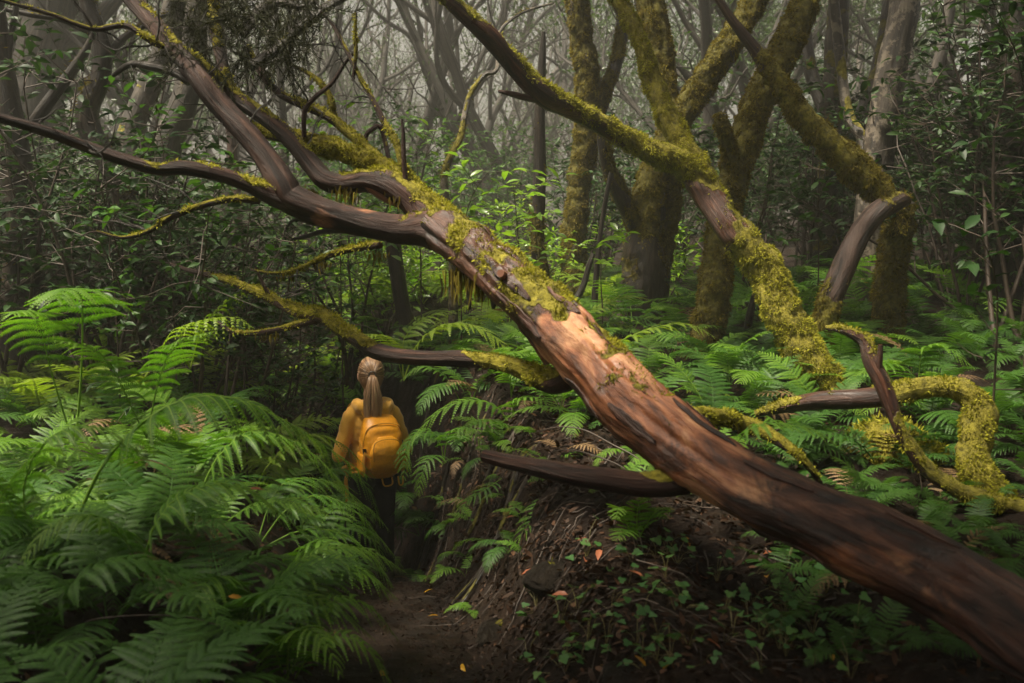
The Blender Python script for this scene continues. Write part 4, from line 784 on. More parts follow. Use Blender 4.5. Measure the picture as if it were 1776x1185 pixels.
scatter_ferns(12, (-3.2, -1.2), (8.0, 10.5), 'green', .75, (5, 8), 'green fern filling the hollow just beyond the hiker', 'ferns filling the hollow', .36, ok=lambda x, y: abs(x - path_x(y)) < .8)
scatter_ferns(26, (-1.0, 1.0), (4.8, 8.2), 'green', .24, (3, 6), 'tiny fern seedling rooted in the bare trench wall beside the path', 'fern seedlings on the trench wall', .16, ok=lambda x, y: path_x(y) + .22 < x < path_x(y) + .62, clear=.2, tilt=.3, mixkey='dark')
# single plants that stand out in the photograph
hero_fern('big arching fern frond sweeping right across the left thicket towards the hiker', [[(120, 930, 4.1), (190, 790, 4.1), (300, 700, 4.1), (400, 690, 4.15), (490, 728, 4.2), (570, 778, 4.3), (640, 828, 4.4)]], pairs=24, plen=.20, pinn=20, sag=.55, veins=True, start=.22)
hero_fern('fern with a high curved frond at the near left edge of the thicket', [[(60, 980, 3.9), (40, 850, 3.9), (80, 765, 3.9), (170, 740, 3.95), (260, 800, 4.0)], [(60, 980, 3.9), (20, 880, 3.8), (-20, 820, 3.7), (-70, 830, 3.6)]], pairs=21, plen=.22, pinn=19, sag=.5, veins=True)
hero_fern('large arching fern below the sweeping frond with a red leaf', [[(250, 1050, 3.7), (260, 930, 3.7), (320, 855, 3.75), (420, 845, 3.8), (540, 935, 3.9)], [(250, 1050, 3.7), (230, 960, 3.6), (180, 900, 3.5), (100, 905, 3.4), (40, 970, 3.3)]], pairs=22, plen=.21, pinn=19, sag=.5, veins=True)
hero_fern('shadowy broad fern low on the left bank with bowed fronds', [[(60, 1180, 3.3), (100, 1050, 3.3), (180, 975, 3.35), (280, 985, 3.4), (360, 1080, 3.45)], [(60, 1180, 3.3), (60, 1080, 3.2), (20, 1020, 3.1), (-50, 1020, 3.0)]], key='fern_dark', pairs=20, plen=.22, pinn=18, sag=.5, veins=True)
hero_fern('arching fern between the sweeping frond and the hiker', [[(330, 900, 4.6), (380, 790, 4.65), (450, 750, 4.7), (540, 785, 4.8), (620, 870, 4.9)]], pairs=21, plen=.2, pinn=18, sag=.5, veins=True)
hero_fern('broad fern with toothed leaflets leaning over the muddy path edge', [[(430, 1120, 3.9), (480, 1010, 3.9), (560, 955, 3.95), (640, 955, 4.0), (702, 992, 4.05)], [(430, 1120, 3.9), (450, 1050, 3.8), (520, 1030, 3.75), (590, 1060, 3.75), (650, 1110, 3.8)], [(430, 1120, 3.9), (400, 1040, 3.8), (380, 1000, 3.7), (350, 1020, 3.55), (330, 1110, 3.45)]], pairs=20, plen=.24, pinn=18, sag=.45, veins=True)
hero_fern('light green fern with flat layered tiers in front of the dark trunk', [[(130, 780, 5.3), (140, 660, 5.3), (143, 570, 5.25), (140, 515, 5.1), (120, 500, 4.75), (95, 520, 4.5)], [(130, 780, 5.3), (90, 650, 5.2), (70, 570, 5.1), (50, 540, 4.9), (20, 545, 4.7)]], key='fern', pairs=16, plen=.21, pinn=18, sag=.4, start=.45)
hero_fern('yellow-green fern with drooping tiers rising from the left thicket', [[(255, 760, 5.0), (270, 680, 5.0), (290, 620, 4.95), (320, 590, 4.85), (370, 575, 4.7)], [(255, 760, 5.0), (220, 690, 4.9), (190, 630, 4.8), (150, 600, 4.65), (90, 590, 4.5)]], key='fern', pairs=17, plen=.25, pinn=16, sag=.4, start=.25)
hero_fern('young yellow-green fern with curled leaflets under the mossy low limb', [[(330, 640, 5.9), (350, 570, 5.9), (385, 530, 5.85), (425, 500, 5.8), (450, 492, 5.75)], [(330, 640, 5.9), (310, 590, 5.8), (340, 560, 5.6), (400, 550, 5.5), (440, 570, 5.4)]], key='fern_light', pairs=13, plen=.22, pinn=12, sag=.5, curl=.5, start=.25)
hero_fern('bright fern frond brushing the front of the hiker\'s sleeve', [[(420, 900, 5.9), (470, 800, 6.0), (540, 755, 6.1), (600, 775, 6.2), (650, 830, 6.25)]], key='fern_light', pairs=18, plen=.16, pinn=12, sag=.5, start=.3)
hero_fern('fern with long fronds trailing beside the hiker\'s legs', [[(440, 960, 5.2), (500, 880, 5.3), (560, 860, 5.4), (620, 890, 5.5), (680, 960, 5.6)], [(440, 960, 5.2), (520, 920, 5.3), (590, 925, 5.4), (640, 960, 5.5), (680, 1020, 5.5)], [(440, 960, 5.2), (480, 850, 5.4), (540, 830, 5.6), (600, 850, 5.7), (660, 905, 5.8)]], pairs=18, plen=.18, pinn=14, sag=.5)
hero_fern('thick clump of fern fronds hiding the hiker\'s boots', [[(540, 1040, 5.5), (560, 960, 5.6), (600, 915, 5.75), (650, 925, 5.85), (700, 985, 5.9)], [(540, 1040, 5.5), (560, 980, 5.55), (600, 950, 5.6), (650, 970, 5.65), (695, 1040, 5.7)], [(540, 1040, 5.5), (570, 1000, 5.4), (610, 985, 5.35), (655, 1010, 5.35), (690, 1070, 5.4)], [(540, 1040, 5.5), (545, 940, 5.7), (580, 880, 5.9), (630, 875, 6.0), (675, 920, 6.1)], [(540, 1040, 5.5), (520, 980, 5.3), (540, 940, 5.2), (590, 950, 5.1), (640, 1010, 5.05)]], pairs=17, plen=.20, pinn=14, sag=.5)
hero_fern('dense fern overhanging the bottom of the muddy path from the left bank', [[(500, 1200, 3.7), (530, 1090, 3.75), (580, 1040, 3.8), (640, 1050, 3.85), (690, 1110, 3.9)], [(500, 1200, 3.7), (540, 1130, 3.6), (590, 1100, 3.6), (640, 1125, 3.6), (680, 1190, 3.6)], [(500, 1200, 3.7), (520, 1060, 3.9), (570, 1000, 4.05), (630, 990, 4.15), (690, 1040, 4.2)], [(500, 1200, 3.7), (470, 1110, 3.6), (440, 1080, 3.5), (390, 1090, 3.4), (340, 1150, 3.3)], [(500, 1200, 3.7), (500, 1120, 3.5), (520, 1090, 3.4), (560, 1110, 3.3), (590, 1170, 3.25)]], pairs=19, plen=.21, pinn=16, sag=.5, veins=True)
hero_fern('fern frond drooping in front of the hiker\'s left leg', [[(520, 900, 6.2), (560, 830, 6.25), (600, 815, 6.3), (640, 850, 6.3), (660, 910, 6.3)], [(520, 900, 6.2), (550, 870, 6.1), (590, 860, 6.05), (630, 890, 6.0), (655, 945, 6.0)], [(520, 900, 6.2), (570, 900, 6.0), (610, 905, 5.9), (650, 940, 5.85), (680, 990, 5.85)]], pairs=17, plen=.20, pinn=14, sag=.5)
hero_fern('fern hanging from the bank edge close beside the backpack', [[(770, 800, 6.7), (760, 760, 6.7), (730, 745, 6.7), (705, 775, 6.65), (700, 830, 6.6)], [(770, 800, 6.7), (780, 750, 6.6), (815, 745, 6.5), (840, 775, 6.4)], [(770, 800, 6.7), (755, 790, 6.5), (735, 810, 6.4), (725, 860, 6.35)], [(800, 700, 7.2), (770, 650, 7.2), (730, 635, 7.2), (695, 660, 7.15)]], pairs=15, plen=.24, pinn=12, sag=.4)
hero_fern('fern spreading its fronds left over the bank edge beside the hiker', [[(900, 760, 6.4), (860, 705, 6.4), (810, 695, 6.35), (760, 715, 6.3), (715, 760, 6.25)], [(900, 760, 6.4), (890, 700, 6.3), (930, 690, 6.2), (980, 720, 6.1)], [(900, 760, 6.4), (860, 730, 6.2), (820, 735, 6.1), (780, 765, 6.0)]], pairs=15, plen=.24, pinn=12, sag=.4)
hero_fern('drooping fern fronds hanging down the leaf-littered bank below the dead branch', [[(985, 850, 5.2), (965, 858, 5.1), (930, 890, 5.0), (905, 925, 4.95), (880, 960, 4.95)], [(985, 850, 5.2), (990, 858, 5.05), (975, 895, 4.95), (965, 940, 4.9)], [(870, 830, 5.5), (840, 850, 5.4), (810, 870, 5.35), (785, 905, 5.3)]], pairs=13, plen=.26, pinn=11, sag=.3, start=.1)
hero_fern('compact fan-shaped green fern under the fallen trunk', [[(1105, 940, 4.25), (1085, 905, 4.2), (1075, 880, 4.15), (1068, 900, 4.05)], [(1105, 940, 4.25), (1105, 890, 4.25), (1112, 865, 4.2), (1130, 868, 4.15)], [(1105, 940, 4.25), (1130, 895, 4.2), (1148, 880, 4.1), (1152, 900, 4.0)], [(1105, 940, 4.25), (1090, 920, 4.15), (1078, 925, 4.05), (1066, 938, 3.98)]], pairs=13, plen=.30, pinn=11, sag=.25, start=.15)
hero_fern('curled bright lime fern shoot behind the broken dead branch', [[(968, 812, 4.9), (940, 800, 4.95), (905, 782, 5.0), (868, 772, 5.0)]], key='fern_light', pairs=11, plen=.10, pinn=8, sag=.3, curl=1.0, start=.02)
hero_fern('blurred fern poking up behind the fallen trunk before the mossy mound', [[(1260, 860, 4.2), (1280, 760, 4.2), (1330, 735, 4.15), (1400, 742, 4.1), (1450, 770, 4.05)], [(1500, 900, 3.7), (1500, 850, 3.72), (1475, 810, 3.75), (1440, 790, 3.8)]], pairs=14, plen=.24, pinn=12, sag=.35, start=.3)
hero_fern('large flat fern frond before the stout forked trunk', [[(1010, 640, 7.6), (1060, 600, 7.5), (1130, 570, 7.4), (1190, 562, 7.3), (1240, 585, 7.2)], [(1310, 735, 6.2), (1270, 690, 6.2), (1230, 672, 6.2), (1190, 680, 6.15)]], key='fern_light', pairs=17, plen=.22, pinn=13, sag=.3, start=.2)
hero_fern('layered light green fern under the fallen tree\'s mossy middle', [[(700, 660, 7.6), (730, 590, 7.6), (790, 560, 7.5), (850, 580, 7.4), (890, 620, 7.3)], [(700, 660, 7.6), (700, 590, 7.7), (740, 550, 7.8), (810, 535, 7.9)], [(700, 660, 7.6), (680, 600, 7.5), (650, 580, 7.3), (600, 600, 7.2)]], key='fern_light', pairs=18, plen=.22, pinn=12, sag=.35, start=.2)
hero_fern('fern arching behind the crooked branch in the right-hand shade', [[(1590, 700, 6.0), (1595, 640, 6.0), (1600, 605, 5.95), (1640, 600, 5.85), (1690, 640, 5.75)], [(1590, 700, 6.0), (1570, 650, 5.9), (1540, 630, 5.8), (1490, 650, 5.7)]], pairs=15, plen=.25, pinn=12, sag=.35, start=.3)

# ================================================================== shrubs
def scatter_shrubs(n, xr, yr, key, sc, label, group, minsp=.5, name='laurel_shrub', ok=None):
    pts = []; tries = 0
    while len(pts) < n and tries < 3000:
        tries += 1; x = rng.uniform(*xr); y = rng.uniform(*yr)
        if ok and not ok(x, y): continue
        if any((x - a) ** 2 + (y - b) ** 2 < minsp ** 2 for a, b in pts): continue
        pts.append((x, y)); shrub(x, y, key, sc * rng.uniform(.75, 1.2), label, group, name)
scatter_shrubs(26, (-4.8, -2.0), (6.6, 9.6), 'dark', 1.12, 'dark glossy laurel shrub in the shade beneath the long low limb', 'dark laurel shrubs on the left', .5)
scatter_shrubs(14, (-6.5, -1.4), (9.4, 13), 'green', 1.2, 'green laurel shrub at the foot of the misty left trunks', 'green shrubs below the misty trunks', .6)
scatter_shrubs(20, (-2.6, 1.4), (9.6, 13.5), 'light', .85, 'fresh green shrub at the back of the fern clearing', 'fresh shrubs behind the clearing', .6)
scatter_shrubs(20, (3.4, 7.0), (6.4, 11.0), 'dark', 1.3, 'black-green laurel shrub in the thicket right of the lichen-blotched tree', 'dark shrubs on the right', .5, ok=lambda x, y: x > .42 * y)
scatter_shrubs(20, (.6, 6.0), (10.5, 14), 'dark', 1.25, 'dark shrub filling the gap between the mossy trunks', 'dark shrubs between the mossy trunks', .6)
scatter_shrubs(60, (-14, 14), (14, 28), 'far', 1.0, 'hazy rounded shrub under the distant trees', 'hazy understorey shrubs', 1.1, ok=lambda x, y: abs(x) < .55 * y)
sapling([(800, 520, 8.0), (800, 430, 7.9), (815, 350, 7.8), (845, 300, 7.7)], 'bright-leaved laurel sapling growing behind the fork of the fallen tree', twigs=16, per=6, ls=.125, spread=.50, first=.5)
sapling([(905, 520, 8.2), (900, 430, 8.1), (895, 370, 8.0), (890, 320, 8.0)], 'bright-leaved laurel sapling beside the thin dead stem', twigs=13, per=6, ls=.12, spread=.42, first=.45)
sapling([(1045, 540, 8.3), (1042, 480, 8.3), (1045, 430, 8.3), (1050, 405, 8.3)], 'small fresh-leaved sapling in front of the stout forked trunk', twigs=6, per=5, ls=.12, spread=.25, first=.6)
sapling([(730, 480, 8.6), (728, 400, 8.6), (725, 320, 8.6), (722, 265, 8.6)], 'slim fresh-leaved sapling in the mist behind the upright bare twig', twigs=10, per=5, ls=.10, spread=.32, first=.35)
sapling([(590, 420, 8.2), (592, 300, 8.2), (600, 220, 8.2), (600, 165, 8.2)], 'light-leaved sapling in the mist behind the moss-covered limb stump', twigs=12, per=6, ls=.10, spread=.38, first=.5)
sapling([(300, 520, 6.6), (295, 400, 6.6), (285, 300, 6.6), (280, 240, 6.6), (250, 160, 6.6)], 'tall dark-leaved laurel sapling under the wet purple-brown limb', 'leaf', twigs=18, per=7, ls=.11, spread=.40, first=.35)
sapling([(200, 520, 6.4), (190, 420, 6.4), (210, 340, 6.4), (240, 270, 6.4)], 'leafy green laurel sapling between the crooked tree and the low limb', 'leaf', twigs=15, per=7, ls=.11, spread=.42, first=.3)
sapling([(420, 520, 6.8), (430, 400, 6.8), (440, 320, 6.8), (450, 270, 6.8)], 'green laurel sapling in the crook of the fork beneath the upper limbs', 'leaf', twigs=15, per=7, ls=.11, spread=.42, first=.3)
sapling([(1420, 460, 8.6), (1420, 330, 8.6), (1430, 210, 8.6), (1435, 130, 8.6)], 'leafy climbing sapling in front of the tall dark straight trunk', 'leaf', twigs=12, per=6, ls=.11, spread=.34, first=.3)
sapling([(1730, 560, 5.2), (1725, 480, 5.1), (1715, 440, 5.0), (1700, 410, 4.9)], 'drooping plant with large dull leaves in the right-hand shade', 'leaf_dark', twigs=8, per=3, ls=.12, spread=.28, first=.3)
sapling([(1790, 400, 6.4), (1785, 250, 6.3), (1770, 120, 6.2), (1740, 40, 6.0), (1720, 0, 5.9)], 'tall sapling with hanging black-green leaves by the dark right-hand trunk', 'leaf_dark', twigs=22, per=8, ls=.13, spread=.46, first=.35)

# ================================================================== the bank: ivy plants, fallen leaves, litter, twigs
iv = MB(); prof = [(0, 0), (-.12, .22), (.02, .45), (.30, .50), (.45, .28), (.72, .24), (1, 0)]
top = np.array([(a, b, .10 * abs(b) - .15 * a * a) for a, b in prof] + [(a, -b, .10 * abs(b) - .15 * a * a) for a, b in prof[-2:0:-1]]); ctr = np.array([[.32, 0, -.03]])
iv.add(np.vstack([top, ctr]), tris=[(i, (i + 1) % len(top), len(top)) for i in range(len(top))]); IVY = iv.mesh('leaf', M['ivy'])
spots = [(1140, 970), (1165, 975), (1150, 1030), (1115, 1075), (1185, 1060), (1190, 1065), (1105, 1120), (1370, 985), (1385, 990), (1300, 1000), (1310, 1050), (1255, 1060), (1365, 1055), (1390, 1065), (1375, 1090), (1270, 1100), (1335, 1100), (1345, 1130), (1310, 1105), (1485, 1100), (1490, 1120), (970, 1085), (975, 1160), (1010, 1110), (1060, 1060), (1370, 1145), (1560, 1150), (1220, 1150), (1000, 1060), (1430, 1030), (1090, 1020), (1240, 1010)] + [(float(rng.uniform(900, 1480)), float(rng.uniform(960, 1180))) for _ in range(34)]
for a, b in spots:
    p = ground_hit(a + rng.normal(0, 6), b + rng.normal(0, 4)); base = np.array((p[0], p[1], gz(p[0], p[1]) - .01))
    t = thing('ivy_plant', 'small heart-leaved ivy plant trailing over the littered bank', 'ivy', base, 'ivy plants on the right bank')
    sm = MB()
    for i in range(int(rng.integers(3, 7))):
        az = rng.uniform(0, 6.283); r = rng.uniform(.02, .10); tipp = np.array((math.cos(az) * r, math.sin(az) * r, rng.uniform(.03, .09)))
        x, y = base[0] + tipp[0], base[1] + tipp[1]; tipp[2] += gz(x, y) - base[2]
        stick(sm, [np.zeros(3), tipp * np.array((.4, .4, .75)), tipp], .0014, .001, 3)
        o = link('leaf', IVY, t, tipp, (rng.normal(.35, .25), rng.normal(0, .25), rng.uniform(0, 6.28)), rng.uniform(.022, .046))
    link('stem', sm.mesh('stem', M['stalk']), t)
# litter (uncountable)
def litter(n, sampler, size, mat='litter'):
    mb = MB(); x, y = sampler(n); z = ground_h(x, y) + rng.uniform(.002, .02, n); pos = np.stack([x, y, z], -1)
    e = .02; nx = (ground_h(x + e, y) - z) / e; ny = (ground_h(x, y + e) - z) / e; nr = nrm(np.stack([-np.clip(nx, -1, 1), -np.clip(ny, -1, 1), np.ones(n)], -1)) + rng.normal(0, .28, (n, 3))
    az = rng.uniform(0, 6.283, n); d = np.stack([np.cos(az), np.sin(az), 0 * az], -1); d = d - nr * np.sum(d * nr, -1, keepdims=True)
    leaf_batch(mb, pos, d, nr, size * rng.uniform(.5, 1.4, n), .42, rng.normal(.4, .3), .5); return mb.mesh('leaf_litter', M[mat], smooth=False)
def bank(n):
    y = rng.uniform(2.3, 7.5, n); return path_x(y) + .28 + rng.gamma(2.0, .45, n), y
def wall(n):
    y = rng.uniform(3.0, 8.2, n); return path_x(y) + rng.uniform(.1, .7, n), y
def onpath(n):
    y = rng.uniform(2.5, 7.5, n); return path_x(y) + rng.normal(0, .16, n), y
def leftb(n):
    y = rng.uniform(2.3, 8, n); return path_x(y) - .3 - rng.gamma(2.0, .4, n), y
lt = tag(link('leaf_litter', litter(9000, bank, .045)), 'brown fallen leaf litter covering the right-hand bank', 'leaf litter'); lt['kind'] = 'stuff'
lt = tag(link('leaf_litter', litter(2200, onpath, .024)), 'scattered small leaf bits trodden into the muddy path', 'leaf litter'); lt['kind'] = 'stuff'
lt = tag(link('leaf_litter', litter(2500, leftb, .045)), 'brown leaf litter under the ferns on the left bank', 'leaf litter'); lt['kind'] = 'stuff'
lt = tag(link('leaf_litter', litter(3500, wall, .028)), 'dark matted leaf scraps clinging to the trench wall', 'leaf litter'); lt['kind'] = 'stuff'
tw = MB()
for _ in range(420):
    y = rng.uniform(2.4, 7.2); x = path_x(y) + rng.choice([.1, .5]) + rng.gamma(2, .4); L = rng.uniform(.06, .35); az = rng.uniform(0, 6.283)
    q = np.array([(x + math.cos(az) * L * s + rng.normal(0, .01), y + math.sin(az) * L * s + rng.normal(0, .01), 0) for s in np.linspace(0, 1, 5)]); q[:, 2] = ground_h(q[:, 0], q[:, 1]) + .006 + rng.uniform(0, .02); stick(tw, q, rng.uniform(.0015, .005), .001, 4)
o = tag(link('twig_litter', tw.mesh('twig_litter', M['twig'])), 'thin fallen twigs strewn over the right-hand bank', 'twigs'); o['kind'] = 'stuff'
FL = {k: LEAF1.mesh('fallen_leaf', M[k]) for k in ('yellow_leaf', 'orange_leaf')}
def fallen(p, k, s, label, group=None, rot=None):
    o = link('fallen_leaf', FL[k], None, p, rot or (rng.normal(0, .3), rng.normal(0, .3), rng.uniform(0, 6.28)), s); tag(o, label, 'leaf', group)
for a, b in ((660, 1170), (1060, 1170), (1120, 1175), (1150, 1172), (1445, 1158), (1330, 1010), (1190, 940), (760, 1075), (800, 1160), (735, 1035)):
    p = ground_hit(a, b); fallen((p[0], p[1], gz(p[0], p[1]) + .018), 'yellow_leaf', .055, 'small yellow leaf lying on the dark forest floor', 'yellow leaves on the forest floor')
for a, b in ((1215, 1010), (1000, 945), (1015, 985), (1040, 965), (1225, 1120), (900, 905), (930, 1000), (1150, 890), (1320, 970), (1090, 1000), (985, 1040)):
    p = ground_hit(a, b); fallen((p[0], p[1], gz(p[0], p[1]) + .018), 'orange_leaf', .075, 'curled orange-brown leaf lying on the littered bank', 'orange-brown leaves on the bank')
fallen(P(430, 850, 4.15), 'orange_leaf', .07, 'reddish fallen leaf caught on the big fern frond', rot=(.2, -.1, .3))
fallen(P(395, 1035, 3.62), 'yellow_leaf', .06, 'yellow fallen leaf caught on the broad path-edge fern', rot=(.5, .1, .2))
# thin arching dead stems (bramble-like) under the trunk
for pts, lab in (([(1110, 800, 4.9), (1060, 770, 5.0), (1010, 745, 5.1), (960, 742, 5.2), (900, 760, 5.3)], 'thin brown dead stem arching from under the fallen trunk'), ([(1085, 815, 4.8), (1030, 790, 4.9), (980, 780, 5.0), (940, 790, 5.0)], 'thin dead stem lying low behind the broken branch'), ([(1060, 930, 4.3), (1080, 870, 4.35), (1120, 850, 4.2)], 'bent brown twig beside the fan-shaped fern'), ([(150, 1080, 3.3), (230, 1068, 3.3), (320, 1070, 3.3), (380, 1085, 3.3)], 'long bare brown stem among the near left ferns')):
    q = [P(*r) for r in pts]; g = q[0].copy(); g[2] = gz(g[0], g[1]); q = [g] + q; b = q[0]; mb = MB(); stick(mb, catmull(q, .03) - b, .005, .002, 5)
    tag(link('dead_twig', mb.mesh('dead_twig', M['twig']), None, b), lab, 'twig')

for k in range(7):
    y0 = 5.2 + .42 * k + rng.normal(0, .1); x0 = path_x(y0) + .75; q = []
    for f in np.linspace(0, 1, 7):
        x_ = x0 - .55 * f + rng.normal(0, .02); y_ = y0 - .35 * f + .1 * math.sin(5 * f + k) + rng.normal(0, .02); q.append([x_, y_, gz(x_, y_) + .012 - (.04 if f in (0, 1) else 0), .016 * (1 - .7 * f) + .003, .25, 0])
    td = tube_data(q, 8, .03, rough=.2, ridge=.06, seed=k * 3.1); mb = MB(); add_tube(mb, td); b = np.array(q[0][:3])
    tag(link('root', mb.mesh('root', M['dark_bark'], off=b), None, b), 'bare root creeping down the earth wall of the trench', 'root', 'roots on the trench wall')
# ================================================================== the hiker
def shell(parts, voxel=.011, smooth=6, name='shell', mat=None, disp=None):
    """one continuous surface from overlapping tapered limbs / ellipsoids"""
    mb = MB(); n, m = 13, 20; th = np.linspace(0, math.pi, n); ph = np.arange(m) / m * 2 * math.pi
    def ring_mesh(f):
        V = [f(0, 0)]; 
        for t in th[1:-1]:
            for p in ph: V.append(f(t, p))
        V.append(f(math.pi, 0)); V = np.array(V); tris = []; quads = []
        for j in range(m): tris.append((0, 1 + j, 1 + (j + 1) % m)); e = len(V) - 1; b0 = 1 + (n - 3) * m; tris.append((e, b0 + (j + 1) % m, b0 + j))
        for i in range(n - 3):
            for j in range(m): a = 1 + i * m; quads.append((a + j, a + m + j, a + m + (j + 1) % m, a + (j + 1) % m))
        mb.add(V, quads=quads, tris=tris)
    for pt in parts:
        if pt[0] == 'e':
            c, r = np.array(pt[1]), np.array(pt[2]); rot = np.array(Euler(pt[3]).to_matrix()) if len(pt) > 3 else np.eye(3)
            ring_mesh(lambda t, p: c + rot @ (r * np.array((math.sin(t) * math.cos(p), math.sin(t) * math.sin(p), math.cos(t)))))
        else:
            a, b, ra, rb_ = np.array(pt[1], float), np.array(pt[2], float), pt[3], pt[4]; d = nrm(b - a); u = nrm(np.cross(d, np.array((.3, .9, .2)))); w = np.cross(d, u)
            def f(t, p, a=a, b=b, ra=ra, rb_=rb_, d=d, u=u, w=w):
                o = u * math.cos(p) * math.sin(t) + w * math.sin(p) * math.sin(t) + d * math.cos(t)
                return (b + o * rb_) if t < math.pi / 2 - 1e-6 else (a + o * ra)
            ring_mesh(f)
    me = mb.mesh(name, mat); o = bpy.data.objects.new('tmp', me); COL.objects.link(o)
    r = o.modifiers.new('r', 'REMESH'); r.mode = 'VOXEL'; r.voxel_size = voxel
    s = o.modifiers.new('s', 'SMOOTH'); s.iterations = smooth; s.factor = .5
    bpy.context.view_layer.update(); dg = bpy.context.evaluated_depsgraph_get(); ev = bpy.data.meshes.new_from_object(o.evaluated_get(dg)); bpy.data.objects.remove(o)
    ev.name = name; ev.materials.clear(); ev.materials.append(mat)
    if disp:
        k = len(ev.vertices); co = np.zeros(k * 3, np.float32); ev.vertices.foreach_get('co', co); co = co.reshape(-1, 3); no = np.zeros(k * 3, np.float32); ev.vertices.foreach_get('normal', no); no = no.reshape(-1, 3)
        co = co + no * disp(co)[:, None]; ev.vertices.foreach_set('co', co.astype(np.float32).ravel())
    ev.polygons.foreach_set('use_smooth', np.full(len(ev.polygons), True)); ev.update(); return ev
M['skin'] = plain('skin', (0.50, 0.30, 0.22), .5, nscale=60, amt=.12)
M['hoodie'] = plain('mustard_cotton', (0.62, 0.32, 0.045), .85, .2, nscale=240, amt=.14, bumpd=.0015, sheen=.3)
M['trousers'] = plain('black_trousers', (0.012, 0.013, 0.016), .8, .2, nscale=120, amt=.3)
M['boot'] = plain('dark_boot', (0.03, 0.022, 0.016), .6, nscale=60)
M['pack'] = plain('orange_nylon', (0.66, 0.27, 0.012), .42, .45, nscale=50, amt=.12, bumpd=.002)
M['pack2'] = plain('orange_nylon_pocket', (0.70, 0.30, 0.016), .4, .45, nscale=50, amt=.12, bumpd=.002)
M['webbing'] = plain('ochre_webbing', (0.42, 0.20, 0.022), .7, .3, nscale=150, amt=.25)
M['buckle'] = plain('dark_plastic', (0.03, 0.022, 0.014), .4)
M['eye'] = plain('eye_white', (0.7, 0.68, 0.65), .2); M['lip'] = plain('lip', (0.42, 0.16, 0.13), .4)
m_, nt_, b_ = material('brown_blonde_hair')
g_ = N(nt_, 'NewGeometry'); f_ = math_(nt_, 'ADD', math_(nt_, 'MULTIPLY', g_.outputs['Random Per Island'], .35), math_(nt_, 'MULTIPLY', attr(nt_, 'tint'), .65))
nt_.links.new(ramp(nt_, f_, [(.05, (.06, .03, .015)), (.3, (.18, .095, .048)), (.6, (.42, .26, .14)), (.95, (.66, .46, .27))]), b_.inputs['Base Color']); b_.inputs['Roughness'].default_value = .38; M['hair'] = m_
hx = (641 - 888) / FPX * 7.1; HP = np.array((hx, 7.1, gz(hx, 7.1) + .0)); HROT = R(26)
person = thing('person', 'hiker with a ponytail in mustard hoodie and dark trousers standing on the path', 'person', HP, None, HROT)
def hand(w, d, n, s):
    """palm at wrist w, pointing d, palm facing n; s = side of thumb"""
    w, d, n = np.array(w), nrm(np.array(d, float)), nrm(np.array(n, float)); sd_ = np.cross(d, n) * s; out = [('c', w, w + d * .05, .022, .024), ('c', w + sd_ * .018, w + d * .075 + sd_ * .024, .017, .013), ('c', w - sd_ * .016, w + d * .075 - sd_ * .026, .017, .012)]
    for i, (o, L) in enumerate(((.027, .068), (.009, .078), (-.009, .072), (-.026, .056))):
        p = w + d * .075 + sd_ * o; dd = d.copy()
        for k, (fr, ang) in enumerate(((.45, 35), (.32, 65), (.23, 50))):
            ax = np.array(Matrix.Rotation(R(ang), 3, Vector(np.cross(d, n)))); dd = nrm(ax @ dd); q = p + dd * L * fr; out.append(('c', p, q, .0088 - .0006 * k, .0082 - .0006 * k)); p = q
    p = w + d * .02 + sd_ * .024; q = p + nrm(d * .5 + sd_ * .8 + n * .3) * .036; out += [('c', p, q, .0115, .0098), ('c', q, q + nrm(d * .6 + n * .9) * .030, .0098, .0078)]
    return out
eL, eR = (-.262, -.035, 1.06), (.255, -.02, 1.06); wL, wR = (-.155, .165, 1.175), (.155, .165, 1.175)
HS, HZ = 1.12, 1.45
def hd(p, r): return ('e', (p[0] * HS, p[1] * HS, HZ + .02 + (p[2] - HZ) * HS), tuple(q * HS for q in r))
body = [hd((0, .012, 1.56), (.073, .092, .108)), hd((0, .05, 1.505), (.052, .055, .058)), ('c', (0, -.005, 1.33), (0, .008, 1.52), .058, .054), hd((0, .108, 1.545), (.012, .018, .022)), hd((-.076, .01, 1.55), (.012, .022, .034)), hd((.076, .01, 1.55), (.012, .022, .034)),
        ('e', (0, 0, 1.22), (.15, .10, .19)), ('e', (0, .0, 1.02), (.135, .095, .16)), ('e', (0, 0, .90), (.16, .11, .11)), ('c', (-.13, 0, 1.305), (.13, 0, 1.305), .05, .05)]
for s, e, w in ((-1, eL, wL), (1, eR, wR)):
    sh = (s * .16, -.005, 1.295); body += [('c', sh, e, .046, .037), ('c', e, w, .038, .026)]
    body += [('c', (s * .085, 0, .88), (s * .095, .02, .48), .078, .052), ('c', (s * .095, .02, .48), (s * .10, -.01, .09), .052, .036), ('c', (s * .10, -.02, .05), (s * .115, .13, .035), .035, .028)]
    body += hand(w, (-s * .45, .55, .55), (-s * .6, -.1, .2), s)
link('body', shell(body, .0085, 3, 'body', M['skin']), person)
for s in (-1, 1):
    link('eye', shell([('e', (s * .030, .094, 1.565), (.013, .008, .009))], .004, 1, 'eye', M['eye']), person, (0, 0, HZ + .02 - HZ * HS), (0, 0, 0), HS)
link('mouth', shell([('e', (0, .098, 1.505), (.022, .008, .007))], .004, 1, 'mouth', M['lip']), person, (0, 0, HZ + .02 - HZ * HS), (0, 0, 0), HS)
fold = lambda c: .0075 * (fbm(np.stack([c[:, 0] * 9 + c[:, 2] * 6, c[:, 1] * 9, c[:, 2] * 24 - np.abs(c[:, 0]) * 14], -1) + 2, 3) - .5) * 2
